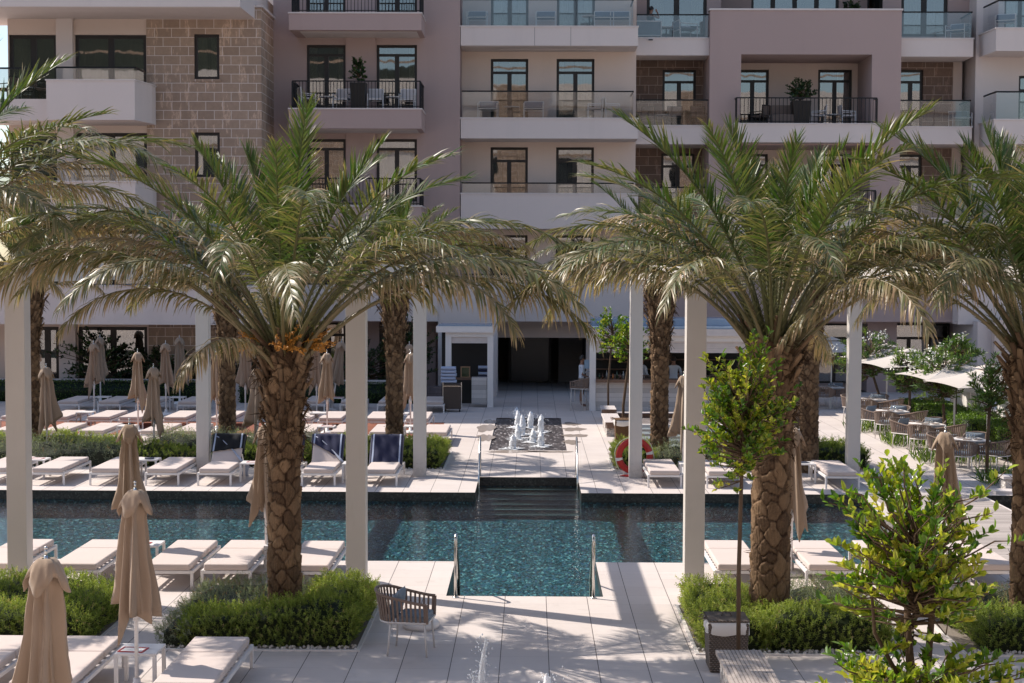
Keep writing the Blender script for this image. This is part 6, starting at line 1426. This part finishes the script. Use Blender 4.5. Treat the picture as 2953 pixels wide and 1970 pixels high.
for i,(b,l) in enumerate((((9.75,11.5,41.3,42.7),'bright grassy clump between the second and third dining tables'),((9.7,11.6,37.7,39.0),'bright grassy clump between the two nearest dining tables'),((9.5,11.3,45.0,46.4),'bright grassy clump behind the far pergola post'),((10.2,12.2,33.9,35.0),'grassy strip above the stone ledge by the side channel'))): strap_clump(l,b,.42,130,60+i)
o=empty('stone_ledge',(0,33.2,0),0,'white slab ledge on rubble stone at the end of the side channel','ledge'); MB().box(10.3,13.4,0,.45,.27,.33).build('slab',MAT['cap'],o); MB().box(10.35,13.4,.03,.44,.0,.269).build('rubble',MAT['gabion'],o); MB().box(10.0,13.4,-.42,-.0,.0,.07).build('lower_slab',MAT['cap'],o)
hr=empty('stair_railing',(11.75,34.9,0),0,'thin black stair railing sloping down by the nearest clipped hedge','railing'); MB().bar((0,0,0),(0,0,.78),.035).bar((0,0,.78),(1.5,0.1,.30),.035).bar((1.5,.1,.3),(1.5,.1,-.3),.035).build('rail',MAT['black'],hr)
# cabana on the lower terrace
cb=empty('cabana',(14.0,44,-1.4),0,'white curtained cabana with striped valance on the lower terrace at right','cabana')
cu=plain('white_curtain',(.74,.69,.64),.9,0,.04,2)
def curtain(p,q,z0,z1,n=40,amp=.06):
    m=MB(); a=[];b=[]; d=Vector((q[0]-p[0],q[1]-p[1],0)); nn=Vector((d.y,-d.x,0)).normalized()
    for i in range(n+1):
        f=i/n; o_=nn*amp*math.sin(i*1.35)*(.6+.4*math.sin(i*.37)); c=Vector((p[0],p[1],0))+d*f; a.append(tuple(c+o_*.6+Vector((0,0,z1)))); b.append(tuple(c+o_*1.6+Vector((0,0,z0))))
    return m.rings([a,b],closed=False).build('curtain',cu,cb,smooth=True)
for a,b in (((-.5,-1.5),(-.5,.2)),((-.5,.8),(-.5,2.4)),((-.5,3.0),(-.5,4.6)),((-.5,-1.6),(1.3,-1.6)),((1.9,-1.6),(3.4,-1.6))): curtain(a,b,0.02,2.75)
for p in ((-.5,-1.6),(3.5,-1.6),(-.5,5.0),(3.5,5.0),(-.5,2.7)): MB().box(p[0]-.05,p[0]+.05,p[1]-.05,p[1]+.05,0,2.8).build('post',MAT['white_metal'],cb)
MB().prism([(-.65,-1.75),(3.65,-1.75),(3.65,5.15),(-.65,5.15)],2.81,2.86).build('roof',MAT['parasol_open'],cb)
MB().rings([[(-.65,-1.75,2.861),(3.65,-1.75,2.861),(3.65,5.15,2.861),(-.65,5.15,2.861)],[(1.4,1.6,3.15),(1.6,1.6,3.15),(1.6,1.8,3.15),(1.4,1.8,3.15)]],caps=True).build('canopy',MAT['parasol_open'],cb)
m=MB()
for k in range(36): x=-.67+k*.12; m.box(x,x+.105,-1.78,-1.755,2.50,2.83)
for k in range(57): y=-1.75+k*.12; m.box(-.68,-.655,y,y+.105,2.50,2.83)
m.build('valance',cu,cb)
# ---- balcony furniture
pc=MB
def patio(name,w,d,back,fabricm,framem,arms=True):
    o=empty(name); f=MB(); a=w/2
    for sx in (-1,1):
        f.bar((sx*a,d/2,0),(sx*a,d/2,.58 if arms else .4),.03); f.bar((sx*a,-d/2,0),(sx*a,-d/2-.05,back),.03)
        if arms: f.bar((sx*a,d/2,.58),(sx*a,-d/2-.02,.60),.03)
    f.bar((-a,d/2,.38),(a,d/2,.38),.03); f.bar((-a,-d/2,.36),(a,-d/2,.36),.03); f.bar((-a,-d/2-.05,back),(a,-d/2-.05,back),.03); f.build('frame',framem,o)
    MB().box(-a+.02,a-.02,-d/2+.02,d/2,.395,.45).build('seat',fabricm,o,bevel=.015); b=MB().box(-a+.02,a-.02,-.02,.02,.0,back-.47).build('backrest',fabricm,o,(0,-d/2+.005,.46),bevel=.012); b.rotation_euler=(.1,0,0); o['category']='chair'; return o
PW_=patio('patio_chair',.56,.52,.82,MAT['cap'],MAT['white_metal']); PL=patio('lounge_chair',.74,.70,.72,MAT['grey_cush'],MAT['white_metal']); PD_=patio('dark_chair',.58,.55,.84,MAT['weave'],MAT['black'])
BT=empty('balcony_table'); MB().lathe([(.001,.46),(.30,.46),(.30,.49),(.001,.49)],20).build('table_top',MAT['alu'],BT); MB().lathe([(.2,0),(.2,.012),(.03,.02),(.03,.458)],14).build('column',MAT['black'],BT); BT['category']='table'
def bf(src,px,Y,z,rz,label,group='balcony furniture'):
    o=src if src not in used else copy_tree(src); used.add(src); return place(o,V(px,200,Y)[0],Y,z,rz,label,group)
zP=zz(248,YPB,800); zC1=zz(270,YCB,1250); zC0=zz(59,YCB,1250); zR0=zz(86,YRB,1540); zR1=zz(287,YRB,1540); zA=zz(283,Ya-.5,1850); zG0=zz(87,YGB,2150); zG1=zz(290,YGB,2150); zL=zz(225,YLB,60); zF=zz(63,YFB,2310)
for px,rz,l in ((705,-1.2,'white chair at the left end of the mauve balcony'),(785,3.0,'white chair left of the tall planter on the mauve balcony'),(862,3.2,'white chair right of the tall planter on the mauve balcony'),(935,3.1,'white chair at the right end of the mauve balcony')): bf(PW_,px,57.5,zP,rz,l)
for px,l in ((750,'small round table left on the mauve balcony'),(902,'small round table right on the mauve balcony')): bf(BT,px,57.4,zP,0,l)
for px,rz,l in ((1120,3.1,'dark cushioned lounge chair left on the middle glass balcony'),(1225,3.1,'dark cushioned lounge chair centre on the middle glass balcony')): bf(PL,px,59.35,zC1,rz,l)
for px,rz,l in ((1365,1.6,'white chair left of the table on the middle glass balcony'),(1405,-1.5,'white chair right of the table on the middle glass balcony')): bf(PW_,px,59.4,zC1,rz,l)
bf(BT,1385,59.5,zC1,0,'round table between two white chairs on the middle glass balcony'); bf(BT,1175,59.4,zC1,0,'low round table between the lounge chairs on the middle glass balcony')
for px,l in ((1095,'lounge chair left on the top glass balcony'),(1252,'lounge chair centre on the top glass balcony'),(1385,'lounge chair right of centre on the top glass balcony'),(1422,'lounge chair at the right end of the top glass balcony')): bf(PL,px,59.35,zC0,3.1,l)
bf(BT,1352,59.4,zC0,0,'round drum table on the top glass balcony')
for px,rz,l in ((1480,2.6,'dark woven chair left on the stone recess balcony'),(1550,3.1,'dark woven chair centre on the stone recess balcony'),(1608,3.4,'dark woven chair with a grey throw on the stone recess balcony')): bf(PD_,px,61.1,zR1,rz,l)
bf(BT,1520,61.2,zR1,0,'round table among the dark chairs on the stone recess balcony')
bf(PL,1572,60.9,zR0,-1.3,'lounge chair with grey pillows on the top recess balcony'); bf(BT,1528,60.9,zR0,0,'small table with a cup on the top recess balcony')
so_=empty('balcony_sofa',(V(1487,60,60.75)[0],60.75,zR0),0,'grey sofa with white frame seen from behind on the top recess balcony','sofa'); MB().box(-.5,.5,-.04,.04,.15,.72).build('backrest',MAT['grey_cush'],so_,bevel=.02); MB().box(-.5,.5,.05,.7,.2,.42).build('seat',MAT['grey_cush'],so_,bevel=.02); MB().bar((-.52,-.06,.70),(.52,-.06,.70),.04).bar((.52,-.06,0),(.52,-.06,.72),.04).bar((-.52,-.06,0),(-.52,-.06,.72),.04).bar((-.52,-.06,.14),(.52,-.06,.14),.04).build('frame',MAT['white_metal'],so_)
sx=V(1492,60,61.05)[0]
JW={'pelvis':((0,0,.50),(.155,.12),None),'waist':((0,-.02,.66),(.125,.09),'pelvis'),'chest':((0,0,.85),(.145,.105),'waist'),'collar':((0,.01,.98),(.11,.07),'chest'),'neck':((0,.03,1.06),.045,'collar'),'head':((0,.06,1.15),(.072,.082),'neck'),'crown':((0,.055,1.26),(.065,.075),'head'),
 'hipl':((-.10,.05,.50),.09,'pelvis'),'kneel':((-.12,.45,.52),.062,'hipl'),'anklel':((-.11,.44,.10),.038,'kneel'),'footl':((-.11,.58,.04),.034,'anklel'),'hipr':((.10,.05,.50),.09,'pelvis'),'kneer':((.12,.46,.53),.062,'hipr'),'ankler':((.12,.46,.10),.038,'kneer'),'footr':((.12,.60,.04),.034,'ankler'),
 'shl':((-.17,.01,.95),.05,'collar'),'ell':((-.22,.10,.70),.038,'shl'),'wrl':((-.12,.30,.60),.027,'ell'),'hal':((-.08,.37,.60),(.036,.02),'wrl'),'f0l':((-.05,.44,.59),.009,'hal'),'f1l':((-.07,.45,.59),.009,'hal'),'f2l':((-.09,.45,.59),.009,'hal'),'f3l':((-.11,.44,.59),.009,'hal'),'thl':((-.03,.38,.61),.011,'hal'),
 'shr':((.17,.01,.95),.05,'collar'),'elr':((.27,.22,.85),.038,'shr'),'wrr':((.17,.24,1.08),.027,'elr'),'har':((.13,.20,1.15),(.036,.02),'wrr'),'f0r':((.10,.18,1.22),.009,'har'),'f1r':((.11,.20,1.23),.009,'har'),'f2r':((.13,.21,1.23),.009,'har'),'f3r':((.15,.21,1.21),.009,'har'),'thr':((.09,.19,1.16),.011,'har')}
person(sx,61.0,zR0,-.85,'woman in a dark swimsuit sitting on a balcony sofa, hand at her face',JW,lambda c:3 if (c.z<.92 and c.z>.42 and abs(c.x)<.17 and c.y<.2) else 0,True,1.0,True)
for px,rz,l in ((1878,1.5,'white chair left of the table behind the dark bars of the arch balcony'),(1945,-1.5,'white chair right of the table behind the dark bars of the arch balcony')): bf(PW_,px,60.9,zA,rz,l)
bf(BT,1912,61.0,zA,0,'round table between white chairs on the arch balcony'); bf(PD_,1745,61.2,zA,.8,'dark folding chair at the left end of the arch balcony')
o=empty('woven_sofa',(V(1806,250,60.6)[0],60.6,zA),3.1,'dark woven sofa beneath the round shrub on the arch balcony','sofa'); MB().box(-.6,.6,-.35,.3,.1,.42).build('seat',MAT['weave'],o,bevel=.02); MB().box(-.6,.6,-.42,-.352,.1,.85).build('backrest',MAT['weave'],o,bevel=.02)
bf(PL,2205,61.3,zG1,3.1,'white framed lounge chair at the right end of the right glass balcony'); bf(PL,2195,61.2,zG0,2.6,'cushioned lounge chair on the top right glass balcony'); bf(PL,2305,60.2,zF,2.8,'white lounge chair on the canted far right balcony')
for px,rz,l in ((18,1.2,'woven dark chair at the left edge of the stone wing balcony'),(58,2.9,'woven dark chair facing away on the stone wing balcony'),(100,-1.4,'woven dark chair behind the parapet on the stone wing balcony')): bf(PD_,px,54.9,zL,rz,l)
bf(BT,80,55.1,zL,0,'glass table among the woven chairs on the stone wing balcony')
def planter(px,Y,z,w,h,rx,rzz,cz,seed,label):
    X=V(px,200,Y)[0]; o=empty('planter_shrub',(X,Y,z),0,label,'potted shrub','potted shrubs on the balconies'); MB().rings([[(sx_*w*k,sy*w*k,q) for sx_,sy in ((-1,-1),(1,-1),(1,1),(-1,1))] for k,q in ((.8,0),(1,h))],caps=True).build('pot',MAT['frame'],o)
    cm,tm=crown((0,0,cz),(rx,rx*.8,rzz),int(70*rx/.4),12,.10,.05,seed,MAT['laurel'],(.1,.8)); link('crown',cm,o); link('branches',tm,o)
planter(823,57.45,zP,.30,1.0,.36,.55,1.45,61,'narrow dark shrub in a tall dark planter between the mauve balcony doors'); planter(1838,60.55,zA,.36,.95,.62,.5,1.35,62,'round dark shrub in a square planter on the arch balcony'); planter(1951,60.9,ztA-1.1,.3,.9,.45,.45,1.25,63,'dark shrub behind the parapet above the arch')
